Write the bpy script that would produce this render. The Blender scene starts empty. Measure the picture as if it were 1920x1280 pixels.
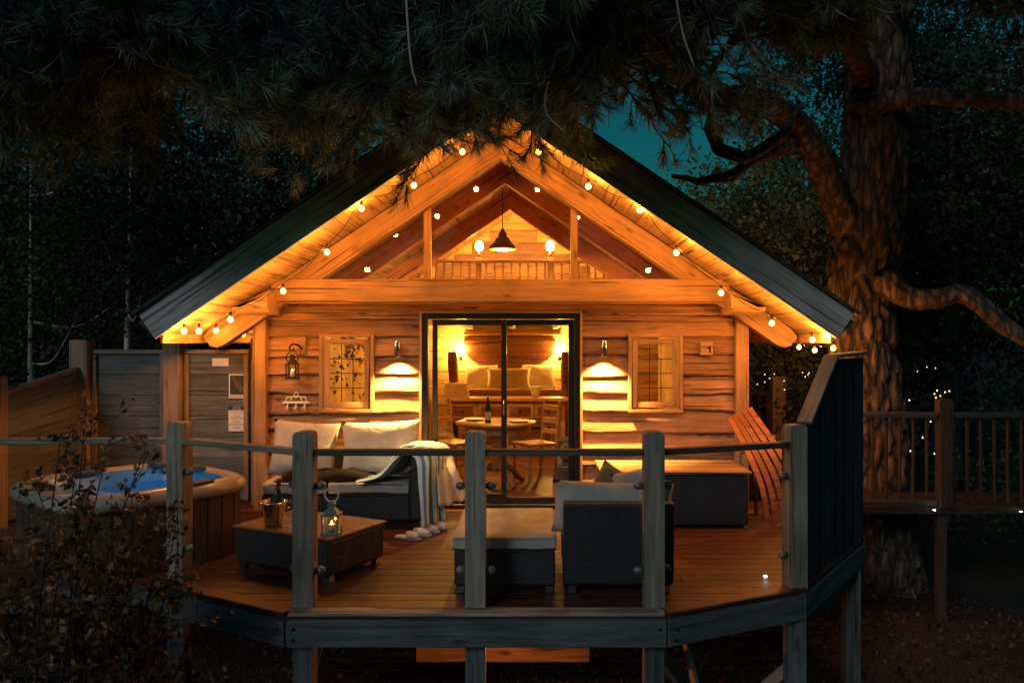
import bpy, bmesh, math, random
import numpy as np
from mathutils import Vector, Matrix, noise as mnoise
R = math.radians
random.seed(7)
rng = np.random.default_rng(7)
S = bpy.context.scene
COL = S.collection

# ------------------------------------------------------------------ camera, sky, sun, exposure
F = 1488.0                      # focal length in photo pixels (1920 wide)
CX, CZ = 0.339, 1.75            # camera stands CX right of the cabin axis, CZ above the deck
cd = bpy.data.cameras.new('camera'); cam = bpy.data.objects.new('camera', cd); COL.objects.link(cam)
cd.sensor_width = 36.0; cd.lens = 36.0 * F / 1920.0
cd.shift_x = -40.0 / 1920.0
cd.clip_end = 800.0; cd.clip_start = 0.05
cam.location = (CX, 0, CZ); cam.rotation_euler = (R(90), 0, 0)
S.camera = cam

SUN_ROT = R(212)          # the afterglow stands behind the camera
w = bpy.data.worlds.new('World'); S.world = w; w.use_nodes = True
wt = w.node_tree; wt.nodes.clear()
sky = wt.nodes.new('ShaderNodeTexSky'); sky.sky_type = 'NISHITA'; sky.sun_disc = False
sky.sun_elevation = R(0.5); sky.sun_rotation = SUN_ROT
tint = wt.nodes.new('ShaderNodeMix'); tint.data_type = 'RGBA'; tint.blend_type = 'MULTIPLY'
tint.inputs[0].default_value = 1.0; tint.inputs[7].default_value = (0.035, 0.74, 1.05, 1)
bg = wt.nodes.new('ShaderNodeBackground'); bg.inputs[1].default_value = 0.13
wo = wt.nodes.new('ShaderNodeOutputWorld')
wt.links.new(sky.outputs[0], tint.inputs[6]); wt.links.new(tint.outputs[2], bg.inputs[0]); wt.links.new(bg.outputs[0], wo.inputs[0])
sl = bpy.data.lights.new('sun', 'SUN'); sun = bpy.data.objects.new('sun', sl); COL.objects.link(sun)
sl.energy = 0.62; sl.angle = R(16); sl.color = (0.97, 0.97, 1.0)
sun.rotation_euler = (R(65), 0, R(-30))

S.view_settings.view_transform = 'Standard'; S.view_settings.look = 'None'
S.view_settings.exposure = 0.0; S.view_settings.gamma = 1.0; S.view_settings.use_curve_mapping = False
cy = S.cycles
cy.use_denoising = True
cy.max_bounces = 7; cy.diffuse_bounces = 3; cy.glossy_bounces = 3; cy.transmission_bounces = 5; cy.transparent_max_bounces = 24
cy.sample_clamp_indirect = 4.0; cy.caustics_reflective = False; cy.caustics_refractive = False

def at(px, py, D):
    """the point seen at photo pixel px,py when it stands D metres in front of the camera"""
    return Vector(((px - 1000.0) * D / F + CX, D, CZ - (py - 640.0) * D / F))

# ------------------------------------------------------------------ object helpers
def wmat(o):
    m = o.matrix_basis
    return m if o.parent is None else wmat(o.parent) @ o.matrix_parent_inverse @ m
def adopt(o, p):
    o.parent = p; o.matrix_parent_inverse = wmat(p).inverted()
def tag(o, label=None, cat=None, group=None, kind=None):
    if label: o['label'] = label
    if cat: o['category'] = cat
    if group: o['group'] = group
    if kind: o['kind'] = kind
    return o
def thing(name, label, cat, loc=(0, 0, 0), group=None, rz=0.0):
    o = bpy.data.objects.new(name, None); COL.objects.link(o)
    o.location = loc; o.rotation_euler = (0, 0, rz); o.empty_display_size = 0.1
    return tag(o, label, cat, group)
def link(name, me, mat, parent=None, M=None, smooth=False):
    o = bpy.data.objects.new(name, me); COL.objects.link(o)
    if mat is not None and not me.materials: me.materials.append(mat)
    if M is not None: o.matrix_basis = M
    if smooth: me.polygons.foreach_set('use_smooth', [True] * len(me.polygons))
    if parent is not None: adopt(o, parent)
    return o
def copy_tree(o, M, parent=None):
    """copy a thing and its parts; M moves the whole copy"""
    c = o.copy(); COL.objects.link(c)
    c.parent = parent
    if parent is None: c.matrix_basis = M @ o.matrix_basis
    for ch in o.children: copy_tree(ch, M, c)
    return c
_boxes = {}
def box_mesh(sx, sy, sz, c=0.004):
    key = (round(sx, 3), round(sy, 3), round(sz, 3), round(c, 4))
    bm = bmesh.new(); bmesh.ops.create_cube(bm, size=1.0)
    for v in bm.verts: v.co = Vector((v.co.x * sx, v.co.y * sy, v.co.z * sz))
    c = min(c, 0.3 * min(sx, sy, sz))
    if c > 0: bmesh.ops.bevel(bm, geom=list(bm.edges), offset=c, segments=1, affect='EDGES', profile=0.5)
    me = bpy.data.meshes.new('box'); bm.to_mesh(me); bm.free(); return me
def box(name, lo, hi, mat, parent=None, c=0.004):
    lo, hi = Vector(lo), Vector(hi); s = hi - lo
    return link(name, box_mesh(abs(s.x), abs(s.y), abs(s.z), c), mat, parent, Matrix.Translation((lo + hi) / 2))
def boxl(name, lo, hi, mat, parent=None, c=0.004):
    """box whose grain runs along its longest side"""
    lo, hi = Vector(lo), Vector(hi); s = hi - lo; m = (lo + hi) / 2
    k = max(range(3), key=lambda i: abs(s[i]))
    if k == 0: return beam(name, (lo.x, m.y, m.z), (hi.x, m.y, m.z), s.y, s.z, mat, parent, c=c)
    if k == 1: return beam(name, (m.x, lo.y, m.z), (m.x, hi.y, m.z), s.x, s.z, mat, parent, c=c)
    return beam(name, (m.x, m.y, lo.z), (m.x, m.y, hi.z), s.x, s.y, mat, parent, up=(0, 1, 0), c=c)
def frame_matrix(p0, p1, up=(0, 0, 1)):
    p0, p1 = Vector(p0), Vector(p1); x = (p1 - p0).normalized(); u = Vector(up)
    y = u.cross(x)
    if y.length < 1e-4: y = Vector((0, 1, 0)).cross(x)
    if y.length < 1e-4: y = Vector((1, 0, 0)).cross(x)
    y.normalize(); z = x.cross(y)
    m = Matrix((x, y, z)).transposed().to_4x4(); m.translation = (p0 + p1) / 2
    return m
def beam(name, p0, p1, wid, hei, mat, parent=None, up=(0, 0, 1), c=0.005):
    """a straight timber from p0 to p1; wid across, hei along 'up'; grain runs along its length"""
    L = (Vector(p1) - Vector(p0)).length
    return link(name, box_mesh(L, abs(wid), abs(hei), c), mat, parent, frame_matrix(p0, p1, up))

class MB:
    def __init__(s): s.v = []; s.f = []
    def add(s, vs, fs):
        n = len(s.v); s.v += [tuple(v) for v in vs]; s.f += [tuple(i + n for i in f) for f in fs]
    def box(s, lo, hi, M=None):
        x0, y0, z0 = lo; x1, y1, z1 = hi
        vs = [Vector(p) for p in ((x0,y0,z0),(x1,y0,z0),(x1,y1,z0),(x0,y1,z0),(x0,y0,z1),(x1,y0,z1),(x1,y1,z1),(x0,y1,z1))]
        if M is not None: vs = [M @ v for v in vs]
        s.add(vs, [(0,3,2,1),(4,5,6,7),(0,1,5,4),(1,2,6,5),(2,3,7,6),(3,0,4,7)])
    def lathe(s, prof, loc=(0,0,0), n=20, M=None):
        vs = []; fs = []
        for r, z in prof:
            for k in range(n):
                a = 2 * math.pi * k / n
                p = Vector((r * math.cos(a), r * math.sin(a), z))
                if M is not None: p = M @ p
                vs.append(p + Vector(loc))
        for j in range(len(prof) - 1):
            for k in range(n):
                a, b = j * n + k, j * n + (k + 1) % n
                fs.append((a, b, b + n, a + n))
        s.add(vs, fs)
    def tube(s, pts, rad, n=8, cap=True):
        pts = [Vector(p) for p in pts]
        if not hasattr(rad, '__len__'): rad = [rad] * len(pts)
        vs = []; fs = []; ref = Vector((0.31, 0.17, 0.93))
        for i, p in enumerate(pts):
            t = (pts[min(i + 1, len(pts) - 1)] - pts[max(i - 1, 0)]).normalized()
            a = t.cross(ref)
            if a.length < 0.05: a = t.cross(Vector((1, 0, 0)))
            a.normalize(); b = t.cross(a)
            for k in range(n):
                q = 2 * math.pi * k / n
                vs.append(p + (a * math.cos(q) + b * math.sin(q)) * rad[i])
        for i in range(len(pts) - 1):
            for k in range(n):
                a, b = i * n + k, i * n + (k + 1) % n
                fs.append((a, b, b + n, a + n))
        if cap:
            fs.append(tuple(range(n - 1, -1, -1))); m = (len(pts) - 1) * n; fs.append(tuple(range(m, m + n)))
        s.add(vs, fs)
    def prism(s, outline, y0, y1):
        """outline in x,z, extruded in y"""
        n = len(outline)
        vs = [(x, y0, z) for x, z in outline] + [(x, y1, z) for x, z in outline]
        fs = [tuple(range(n)), tuple(range(2 * n - 1, n - 1, -1))] + [(i, i + n, (i + 1) % n + n, (i + 1) % n) for i in range(n)]
        s.add(vs, fs)
    def grid(s, P):
        """P: list of rows of points"""
        h, wd = len(P), len(P[0])
        s.add([p for r in P for p in r], [(j*wd+i, j*wd+i+1, (j+1)*wd+i+1, (j+1)*wd+i) for j in range(h-1) for i in range(wd-1)])
    def mesh(s):
        me = bpy.data.meshes.new('m'); me.from_pydata(s.v, [], s.f); me.update(); 
        bm = bmesh.new(); bm.from_mesh(me); bmesh.ops.recalc_face_normals(bm, faces=bm.faces); bm.to_mesh(me); bm.free(); return me
    def build(s, name, mat, parent=None, smooth=False, M=None): return link(name, s.mesh(), mat, parent, M, smooth)
def smoothpath(pts, k=6):
    """Catmull-Rom through the points"""
    P = [Vector(p) for p in pts]; P = [2*P[0]-P[1]] + P + [2*P[-1]-P[-2]]; out = []
    for i in range(1, len(P) - 2):
        for j in range(k):
            t = j / k; a, b, c, d = P[i-1], P[i], P[i+1], P[i+2]
            out.append(0.5 * ((2*b) + (c-a)*t + (2*a-5*b+4*c-d)*t*t + (3*b-a-3*c+d)*t**3))
    out.append(P[-2]); return out
def mesh_np(V, n):
    """V: (N*n,3) corners of N separate n-gons"""
    V = np.ascontiguousarray(V, dtype=np.float32); k = len(V); me = bpy.data.meshes.new('m')
    me.vertices.add(k); me.vertices.foreach_set('co', V.ravel())
    me.loops.add(k); me.loops.foreach_set('vertex_index', np.arange(k, dtype=np.int32))
    me.polygons.add(k // n); me.polygons.foreach_set('loop_start', np.arange(0, k, n, dtype=np.int32))
    me.polygons.foreach_set('loop_total', np.full(k // n, n, dtype=np.int32))
    me.update(calc_edges=True); return me

# ------------------------------------------------------------------ materials
def newmat(name):
    m = bpy.data.materials.new(name); m.use_nodes = True; nt = m.node_tree
    b = nt.nodes['Principled BSDF']; return m, nt, b
def N(nt, t, **kw):
    n = nt.nodes.new(t)
    for k, v in kw.items(): setattr(n, k, v)
    return n
def ramp(nt, stops):
    r = nt.nodes.new('ShaderNodeValToRGB'); e = r.color_ramp.elements
    while len(e) < len(stops): e.new(0.5)
    for i, (p, c) in enumerate(stops): e[i].position = p; e[i].color = (*c, 1) if len(c) == 3 else c
    return r
def rnd_coords(nt):
    tc = N(nt, 'ShaderNodeTexCoord'); oi = N(nt, 'ShaderNodeObjectInfo')
    mul = N(nt, 'ShaderNodeMath', operation='MULTIPLY'); mul.inputs[1].default_value = 37.0
    add = N(nt, 'ShaderNodeVectorMath', operation='ADD')
    nt.links.new(oi.outputs['Random'], mul.inputs[0]); nt.links.new(tc.outputs['Object'], add.inputs[0]); nt.links.new(mul.outputs[0], add.inputs[1])
    return add.outputs[0], oi.outputs['Random']
def wood(name, dark, light, rough=0.62, var=0.22, knots=0.7, bump=0.25, wear=None):
    m, nt, b = newmat(name); L = nt.links.new
    co, rn = rnd_coords(nt)
    mp = N(nt, 'ShaderNodeMapping'); mp.inputs['Scale'].default_value = (0.9, 11, 11); L(co, mp.inputs[0])
    n1 = N(nt, 'ShaderNodeTexNoise'); n1.inputs['Scale'].default_value = 2.2; n1.inputs['Detail'].default_value = 7; n1.inputs['Distortion'].default_value = 0.55; n1.inputs['Roughness'].default_value = 0.65
    L(mp.outputs[0], n1.inputs['Vector'])
    r1 = ramp(nt, [(0.28, dark), (0.72, light)]); L(n1.outputs[0], r1.inputs[0])
    mp2 = N(nt, 'ShaderNodeMapping'); mp2.inputs['Scale'].default_value = (1.6, 4.5, 4.5); L(co, mp2.inputs[0])
    vo = N(nt, 'ShaderNodeTexVoronoi'); vo.inputs['Scale'].default_value = 1.5; vo.inputs['Randomness'].default_value = 1.0; L(mp2.outputs[0], vo.inputs['Vector'])
    kr = ramp(nt, [(0.05, (1, 1, 1)), (0.17, (0, 0, 0))]); L(vo.outputs['Distance'], kr.inputs[0])
    mk = N(nt, 'ShaderNodeMath', operation='MULTIPLY'); mk.inputs[1].default_value = knots; L(kr.outputs[0], mk.inputs[0])
    mx = N(nt, 'ShaderNodeMix', data_type='RGBA'); mx.inputs[7].default_value = (dark[0]*0.35, dark[1]*0.3, dark[2]*0.3, 1)
    L(mk.outputs[0], mx.inputs[0]); L(r1.outputs[0], mx.inputs[6])
    n2 = N(nt, 'ShaderNodeTexNoise'); n2.inputs['Scale'].default_value = 2.3; n2.inputs['Detail'].default_value = 5; L(co, n2.inputs['Vector'])
    mr = N(nt, 'ShaderNodeMapRange'); mr.inputs[1].default_value = 0.3; mr.inputs[2].default_value = 0.7; mr.inputs[3].default_value = 0.72; mr.inputs[4].default_value = 1.2; L(n2.outputs[0], mr.inputs[0])
    vr = N(nt, 'ShaderNodeMapRange'); vr.inputs[3].default_value = 1 - var; vr.inputs[4].default_value = 1 + var; L(rn, vr.inputs[0])
    mm = N(nt, 'ShaderNodeMath', operation='MULTIPLY'); L(mr.outputs[0], mm.inputs[0]); L(vr.outputs[0], mm.inputs[1])
    mp3 = N(nt, 'ShaderNodeMapping'); mp3.inputs['Scale'].default_value = (0.7, 26, 26); L(co, mp3.inputs[0])
    n3 = N(nt, 'ShaderNodeTexNoise'); n3.inputs['Scale'].default_value = 1.3; n3.inputs['Detail'].default_value = 3; n3.inputs['Distortion'].default_value = 0.8; L(mp3.outputs[0], n3.inputs['Vector'])
    cr = ramp(nt, [(0.31, (0.22, 0.22, 0.22)), (0.43, (1, 1, 1))]); L(n3.outputs[0], cr.inputs[0])
    mm2 = N(nt, 'ShaderNodeMath', operation='MULTIPLY'); L(mm.outputs[0], mm2.inputs[0]); L(cr.outputs[0], mm2.inputs[1]); mm = mm2
    hs = N(nt, 'ShaderNodeHueSaturation'); L(mx.outputs[2], hs.inputs['Color']); L(mm.outputs[0], hs.inputs['Value'])
    L(hs.outputs[0], b.inputs['Base Color'])
    rr = N(nt, 'ShaderNodeMapRange'); rr.inputs[3].default_value = rough - 0.12; rr.inputs[4].default_value = rough + 0.15; L(n1.outputs[0], rr.inputs[0]); L(rr.outputs[0], b.inputs['Roughness'])
    bp = N(nt, 'ShaderNodeBump'); bp.inputs['Strength'].default_value = bump; bp.inputs['Distance'].default_value = 0.012
    L(n1.outputs[0], bp.inputs['Height']); L(bp.outputs[0], b.inputs['Normal'])
    b.inputs['Specular IOR Level'].default_value = 0.3
    return m
def plain(name, col, rough=0.5, metal=0.0, var=0.12, nscale=30, bump=0.1, spec=0.5):
    m, nt, b = newmat(name); L = nt.links.new
    co, rn = rnd_coords(nt)
    n1 = N(nt, 'ShaderNodeTexNoise'); n1.inputs['Scale'].default_value = nscale; n1.inputs['Detail'].default_value = 5; L(co, n1.inputs['Vector'])
    r1 = ramp(nt, [(0.3, tuple(c*(1-var) for c in col)), (0.7, tuple(min(1, c*(1+var)) for c in col))]); L(n1.outputs[0], r1.inputs[0]); L(r1.outputs[0], b.inputs['Base Color'])
    b.inputs['Roughness'].default_value = rough; b.inputs['Metallic'].default_value = metal; b.inputs['Specular IOR Level'].default_value = spec
    if bump > 0:
        bp = N(nt, 'ShaderNodeBump'); bp.inputs['Strength'].default_value = bump; bp.inputs['Distance'].default_value = 0.01
        L(n1.outputs[0], bp.inputs['Height']); L(bp.outputs[0], b.inputs['Normal'])
    return m
def fabric(name, col, scale=420, stripes=None):
    m, nt, b = newmat(name); L = nt.links.new
    co, rn = rnd_coords(nt)
    n1 = N(nt, 'ShaderNodeTexNoise'); n1.inputs['Scale'].default_value = 6; n1.inputs['Detail'].default_value = 6; L(co, n1.inputs['Vector'])
    r1 = ramp(nt, [(0.3, tuple(c*0.8 for c in col)), (0.7, tuple(min(1, c*1.12) for c in col))]); L(n1.outputs[0], r1.inputs[0])
    out = r1.outputs[0]
    if stripes:
        at_ = N(nt, 'ShaderNodeAttribute'); at_.attribute_name = 'UVMap'
        uv = N(nt, 'ShaderNodeUVMap')
        sp = N(nt, 'ShaderNodeSeparateXYZ'); L(uv.outputs[0], sp.inputs[0])
        mu = N(nt, 'ShaderNodeMath', operation='MULTIPLY'); mu.inputs[1].default_value = 9.0; L(sp.outputs[0], mu.inputs[0])
        fr = N(nt, 'ShaderNodeMath', operation='FRACT'); L(mu.outputs[0], fr.inputs[0])
        gt = N(nt, 'ShaderNodeMath', operation='GREATER_THAN'); gt.inputs[1].default_value = 0.58; L(fr.outputs[0], gt.inputs[0])
        mx = N(nt, 'ShaderNodeMix', data_type='RGBA'); mx.inputs[7].default_value = (*stripes, 1); L(gt.outputs[0], mx.inputs[0]); L(out, mx.inputs[6]); out = mx.outputs[2]
    L(out, b.inputs['Base Color']); b.inputs['Roughness'].default_value = 0.9; b.inputs['Specular IOR Level'].default_value = 0.15
    n2 = N(nt, 'ShaderNodeTexNoise'); n2.inputs['Scale'].default_value = scale; L(co, n2.inputs['Vector'])
    bp = N(nt, 'ShaderNodeBump'); bp.inputs['Strength'].default_value = 0.25; bp.inputs['Distance'].default_value = 0.004
    b2 = N(nt, 'ShaderNodeBump'); b2.inputs['Strength'].default_value = 0.5; b2.inputs['Distance'].default_value = 0.03
    n3 = N(nt, 'ShaderNodeTexNoise'); n3.inputs['Scale'].default_value = 5.0; n3.inputs['Detail'].default_value = 2; n3.inputs['Distortion'].default_value = 1.0; L(co, n3.inputs['Vector'])
    L(n3.outputs[0], b2.inputs['Height']); L(n2.outputs[0], bp.inputs['Height']); L(b2.outputs[0], bp.inputs['Normal']); L(bp.outputs[0], b.inputs['Normal'])
    return m
def wicker(name):
    m, nt, b = newmat(name); L = nt.links.new
    tc = N(nt, 'ShaderNodeTexCoord')
    w1 = N(nt, 'ShaderNodeTexWave', wave_type='BANDS', bands_direction='Z'); w1.inputs['Scale'].default_value = 34; w1.inputs['Distortion'].default_value = 0.6; w1.inputs['Detail'].default_value = 1
    w2 = N(nt, 'ShaderNodeTexWave', wave_type='BANDS', bands_direction='X'); w2.inputs['Scale'].default_value = 22; w2.inputs['Distortion'].default_value = 2.5
    L(tc.outputs['Object'], w1.inputs[0]); L(tc.outputs['Object'], w2.inputs[0])
    mu = N(nt, 'ShaderNodeMath', operation='MULTIPLY'); L(w1.outputs[1], mu.inputs[0]); L(w2.outputs[1], mu.inputs[1])
    n1 = N(nt, 'ShaderNodeTexNoise'); n1.inputs['Scale'].default_value = 18; L(tc.outputs['Object'], n1.inputs[0])
    r1 = ramp(nt, [(0.0, (0.014, 0.016, 0.018)), (1.0, (0.052, 0.053, 0.055))]); L(mu.outputs[0], r1.inputs[0]); L(r1.outputs[0], b.inputs['Base Color'])
    b.inputs['Roughness'].default_value = 0.5
    bp = N(nt, 'ShaderNodeBump'); bp.inputs['Strength'].default_value = 0.45; bp.inputs['Distance'].default_value = 0.008; L(mu.outputs[0], bp.inputs['Height']); L(bp.outputs[0], b.inputs['Normal'])
    return m
def glass(name, tint=(1, 1, 1), ior=1.5, rough=0.0):
    """thin pane: lets light through, mirrors by Fresnel"""
    m = bpy.data.materials.new(name); m.use_nodes = True; nt = m.node_tree; nt.nodes.clear(); L = nt.links.new
    o = N(nt, 'ShaderNodeOutputMaterial'); t = N(nt, 'ShaderNodeBsdfTransparent'); t.inputs[0].default_value = (*tint, 1)
    g = N(nt, 'ShaderNodeBsdfGlossy'); g.inputs['Roughness'].default_value = rough
    lw = N(nt, 'ShaderNodeLayerWeight'); lw.inputs[0].default_value = 0.5
    pw = N(nt, 'ShaderNodeMath', operation='POWER'); pw.inputs[1].default_value = 5.0; L(lw.outputs['Facing'], pw.inputs[0])
    fr = N(nt, 'ShaderNodeMapRange'); fr.inputs[3].default_value = ((ior - 1) / (ior + 1)) ** 2; fr.inputs[4].default_value = 0.9; L(pw.outputs[0], fr.inputs[0])
    mx = N(nt, 'ShaderNodeMixShader'); L(fr.outputs[0], mx.inputs[0]); L(t.outputs[0], mx.inputs[1]); L(g.outputs[0], mx.inputs[2]); L(mx.outputs[0], o.inputs[0])
    return m
def emit(name, col, strength, clear=True):
    m = bpy.data.materials.new(name); m.use_nodes = True; nt = m.node_tree; nt.nodes.clear(); L = nt.links.new
    o = N(nt, 'ShaderNodeOutputMaterial'); e = N(nt, 'ShaderNodeEmission'); e.inputs[0].default_value = (*col, 1); e.inputs[1].default_value = strength
    if clear:
        t = N(nt, 'ShaderNodeBsdfTransparent'); a = N(nt, 'ShaderNodeAddShader'); L(t.outputs[0], a.inputs[0]); L(e.outputs[0], a.inputs[1]); L(a.outputs[0], o.inputs[0])
    else: L(e.outputs[0], o.inputs[0])
    return m
def foliage(name, c1, c2, c3, trans=0.3, scale=3.0, gloss=0.6):
    m, nt, b = newmat(name); L = nt.links.new
    geo = N(nt, 'ShaderNodeNewGeometry'); tc = N(nt, 'ShaderNodeTexCoord')
    n1 = N(nt, 'ShaderNodeTexNoise'); n1.inputs['Scale'].default_value = scale; n1.inputs['Detail'].default_value = 4; L(tc.outputs['Object'], n1.inputs[0])
    mx = N(nt, 'ShaderNodeMath', operation='MULTIPLY_ADD'); L(geo.outputs['Random Per Island'], mx.inputs[0]); mx.inputs[1].default_value = 0.5; L(n1.outputs[0], mx.inputs[2])
    r1 = ramp(nt, [(0.45, c1), (0.75, c2), (1.0, c3)]); L(mx.outputs[0], r1.inputs[0])
    L(r1.outputs[0], b.inputs['Base Color']); b.inputs['Roughness'].default_value = gloss; b.inputs['Specular IOR Level'].default_value = 0.4
    tr = N(nt, 'ShaderNodeBsdfTranslucent'); L(r1.outputs[0], tr.inputs[0])
    ms = N(nt, 'ShaderNodeMixShader'); ms.inputs[0].default_value = trans; L(b.outputs[0], ms.inputs[1]); L(tr.outputs[0], ms.inputs[2])
    L(ms.outputs[0], nt.nodes['Material Output'].inputs[0])
    return m
def barkmat(name, dark, light, scale=1.0):
    m, nt, b = newmat(name); L = nt.links.new
    tc = N(nt, 'ShaderNodeTexCoord'); mp = N(nt, 'ShaderNodeMapping'); mp.inputs['Scale'].default_value = (9*scale, 9*scale, 2.2*scale); L(tc.outputs['Object'], mp.inputs[0])
    v = N(nt, 'ShaderNodeTexVoronoi', feature='DISTANCE_TO_EDGE'); v.inputs['Scale'].default_value = 1.0
    n0 = N(nt, 'ShaderNodeTexNoise'); n0.inputs['Scale'].default_value = 1.6; n0.inputs['Detail'].default_value = 8; L(mp.outputs[0], n0.inputs[0])
    ad = N(nt, 'ShaderNodeVectorMath', operation='ADD'); L(mp.outputs[0], ad.inputs[0]); L(n0.outputs[1], ad.inputs[1]); L(ad.outputs[0], v.inputs['Vector'])
    mu = N(nt, 'ShaderNodeMath', operation='MULTIPLY'); L(v.outputs[0], mu.inputs[0]); L(n0.outputs[0], mu.inputs[1])
    r1 = ramp(nt, [(0.0, dark), (0.22, light)]); L(mu.outputs[0], r1.inputs[0]); L(r1.outputs[0], b.inputs['Base Color']); b.inputs['Roughness'].default_value = 0.9
    bp = N(nt, 'ShaderNodeBump'); bp.inputs['Strength'].default_value = 1.0; bp.inputs['Distance'].default_value = 0.06; L(mu.outputs[0], bp.inputs['Height']); L(bp.outputs[0], b.inputs['Normal'])
    return m

M_CLAD = wood('larch_cladding', (0.19, 0.088, 0.042), (0.46, 0.25, 0.12), var=0.30, knots=0.9)
M_BEAM = wood('oak_beam', (0.30, 0.16, 0.07), (0.54, 0.31, 0.14), var=0.1, knots=0.8)
M_SOFF = wood('pine_boarding', (0.40, 0.24, 0.10), (0.62, 0.41, 0.19), var=0.12, bump=0.1)
M_DECK = wood('deck_board', (0.045, 0.015, 0.010), (0.125, 0.046, 0.028), rough=0.5, var=0.25, knots=0.4)
M_GREY = wood('weathered_timber', (0.14, 0.115, 0.09), (0.37, 0.315, 0.26), rough=0.8, var=0.15)
M_BARGE = wood('weathered_barge', (0.22, 0.215, 0.21), (0.46, 0.455, 0.45), rough=0.75, var=0.06, knots=0.5)
M_FASC = wood('blue_grey_fascia', (0.045, 0.055, 0.06), (0.12, 0.135, 0.14), rough=0.8, var=0.15)
M_RAIL = wood('dark_handrail', (0.05, 0.035, 0.025), (0.12, 0.085, 0.06), rough=0.7, var=0.1)
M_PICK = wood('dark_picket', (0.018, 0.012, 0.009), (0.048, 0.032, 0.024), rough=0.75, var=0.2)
M_FENCE = wood('fence_board', (0.075, 0.08, 0.083), (0.17, 0.175, 0.17), rough=0.75, var=0.18)
M_POST = wood('fence_post', (0.20, 0.13, 0.09), (0.36, 0.25, 0.18), rough=0.75, var=0.1)
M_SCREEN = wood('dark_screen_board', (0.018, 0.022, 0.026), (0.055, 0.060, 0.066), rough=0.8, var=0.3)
M_INT = wood('interior_pine', (0.50, 0.30, 0.11), (0.68, 0.45, 0.19), var=0.1, bump=0.08)
M_FURN = wood('honey_pine', (0.34, 0.17, 0.06), (0.52, 0.29, 0.12), rough=0.4, var=0.1, knots=0.3)
M_WAL = wood('dark_walnut', (0.10, 0.035, 0.018), (0.26, 0.10, 0.045), rough=0.4, var=0.1)
M_TRUSS = wood('warm_lit_truss', (0.42, 0.14, 0.05), (0.68, 0.27, 0.11), rough=0.6, var=0.1)  # redder and lighter colour in place of warm light on the trusses
M_RED = wood('red_stained_slat', (0.22, 0.06, 0.028), (0.42, 0.14, 0.06), rough=0.4, var=0.15, knots=0.2)
M_BLACK = plain('black_aluminium', (0.012, 0.012, 0.013), 0.35, 0.0, bump=0)
M_IRON = plain('black_iron', (0.02, 0.018, 0.016), 0.5, 0.5)
M_CHROME = plain('brushed_steel', (0.6, 0.6, 0.6), 0.22, 1.0, var=0.04, bump=0)
M_COPPER = plain('aged_copper', (0.30, 0.15, 0.06), 0.35, 0.9)
M_WHITE = plain('white_paint', (0.72, 0.70, 0.66), 0.5, var=0.05)
M_PAPER = plain('paper', (0.70, 0.68, 0.64), 0.8, var=0.05, bump=0.02)
M_INK = plain('dark_print', (0.02, 0.03, 0.035), 0.7, bump=0)
M_PINK = plain('pale_print', (0.55, 0.33, 0.28), 0.7, bump=0)
M_WICK = wicker('black_rattan')
M_CUSH = fabric('oatmeal_cushion', (0.46, 0.43, 0.38))
M_CUSHB = fabric('mocha_cushion', (0.20, 0.14, 0.10))
M_GREYF = fabric('grey_upholstery', (0.10, 0.095, 0.10))
M_THROW = fabric('black_fur_throw', (0.009, 0.007, 0.006), 150)
M_ROBE = fabric('striped_robe', (0.60, 0.82, 0.95), 300, stripes=(0.10, 0.27, 0.42))
M_ROBEW = fabric('white_robe', (0.68, 0.70, 0.72), 300)
M_TOWEL = fabric('tan_towel', (0.42, 0.25, 0.13), 200)
M_PILLOW = fabric('cream_pillow', (0.62, 0.55, 0.40))
M_PATT = fabric('faded_print_pillow', (0.42, 0.33, 0.20))
M_GLASS = glass('window_glass', (0.97, 0.97, 0.95))
M_GLASS2 = glass('clear_glassware', (0.96, 0.97, 0.97), 1.45)
M_GREENGL = plain('bottle_green_glass', (0.015, 0.03, 0.015), 0.08, bump=0)
M_TUB = plain('pearl_acrylic', (0.36, 0.31, 0.27), 0.25, var=0.1, nscale=60, bump=0)
M_TUBIN = plain('blue_grey_acrylic', (0.07, 0.26, 0.50), 0.25, var=0.12, bump=0)
M_TUBSIDE = wood('tub_cabinet', (0.05, 0.035, 0.026), (0.11, 0.075, 0.055), rough=0.6, var=0.15, knots=0.2)
M_BULB = emit('bulb_glow', (1.0, 0.46, 0.06), 12.0)
M_GLOBE = emit('lamp_shade_glow', (1.0, 0.62, 0.16), 7.0)
M_FAIRY = emit('fairy_glow', (1.0, 0.72, 0.42), 1.6)
M_LED = emit('white_led', (0.75, 0.95, 1.0), 14.0)
M_FLAME = emit('candle_flame', (1.0, 0.55, 0.16), 9.0)
M_CLAMP = plain('dull_zinc', (0.16, 0.17, 0.17), 0.55, 0.6, bump=0.1)
M_WIRE = plain('black_cable', (0.012, 0.011, 0.01), 0.6, bump=0)
M_STEELW = plain('steel_wire', (0.5, 0.5, 0.5), 0.35, 1.0, bump=0)
M_BARK = barkmat('pine_bark', (0.018, 0.012, 0.010), (0.19, 0.115, 0.075))
M_BARK2 = barkmat('grey_bark', (0.03, 0.028, 0.025), (0.12, 0.11, 0.10), 1.6)
M_BIRCH = barkmat('birch_bark', (0.25, 0.25, 0.25), (0.75, 0.75, 0.70), 0.7)
M_TWIG = plain('dark_twig', (0.04, 0.028, 0.02), 0.9, bump=0.3)
M_DEAD = plain('grey_dead_twig', (0.30, 0.28, 0.26), 0.9, bump=0.3)
M_NEED = foliage('pine_needles', (0.016, 0.042, 0.038), (0.042, 0.092, 0.078), (0.19, 0.29, 0.25), 0.25, 2.0)  # palest tone colours some needles as if they caught the light
M_LEAF = foliage('dark_leaves', (0.022, 0.034, 0.024), (0.042, 0.062, 0.036), (0.075, 0.09, 0.05), 0.35, 1.2)
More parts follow.
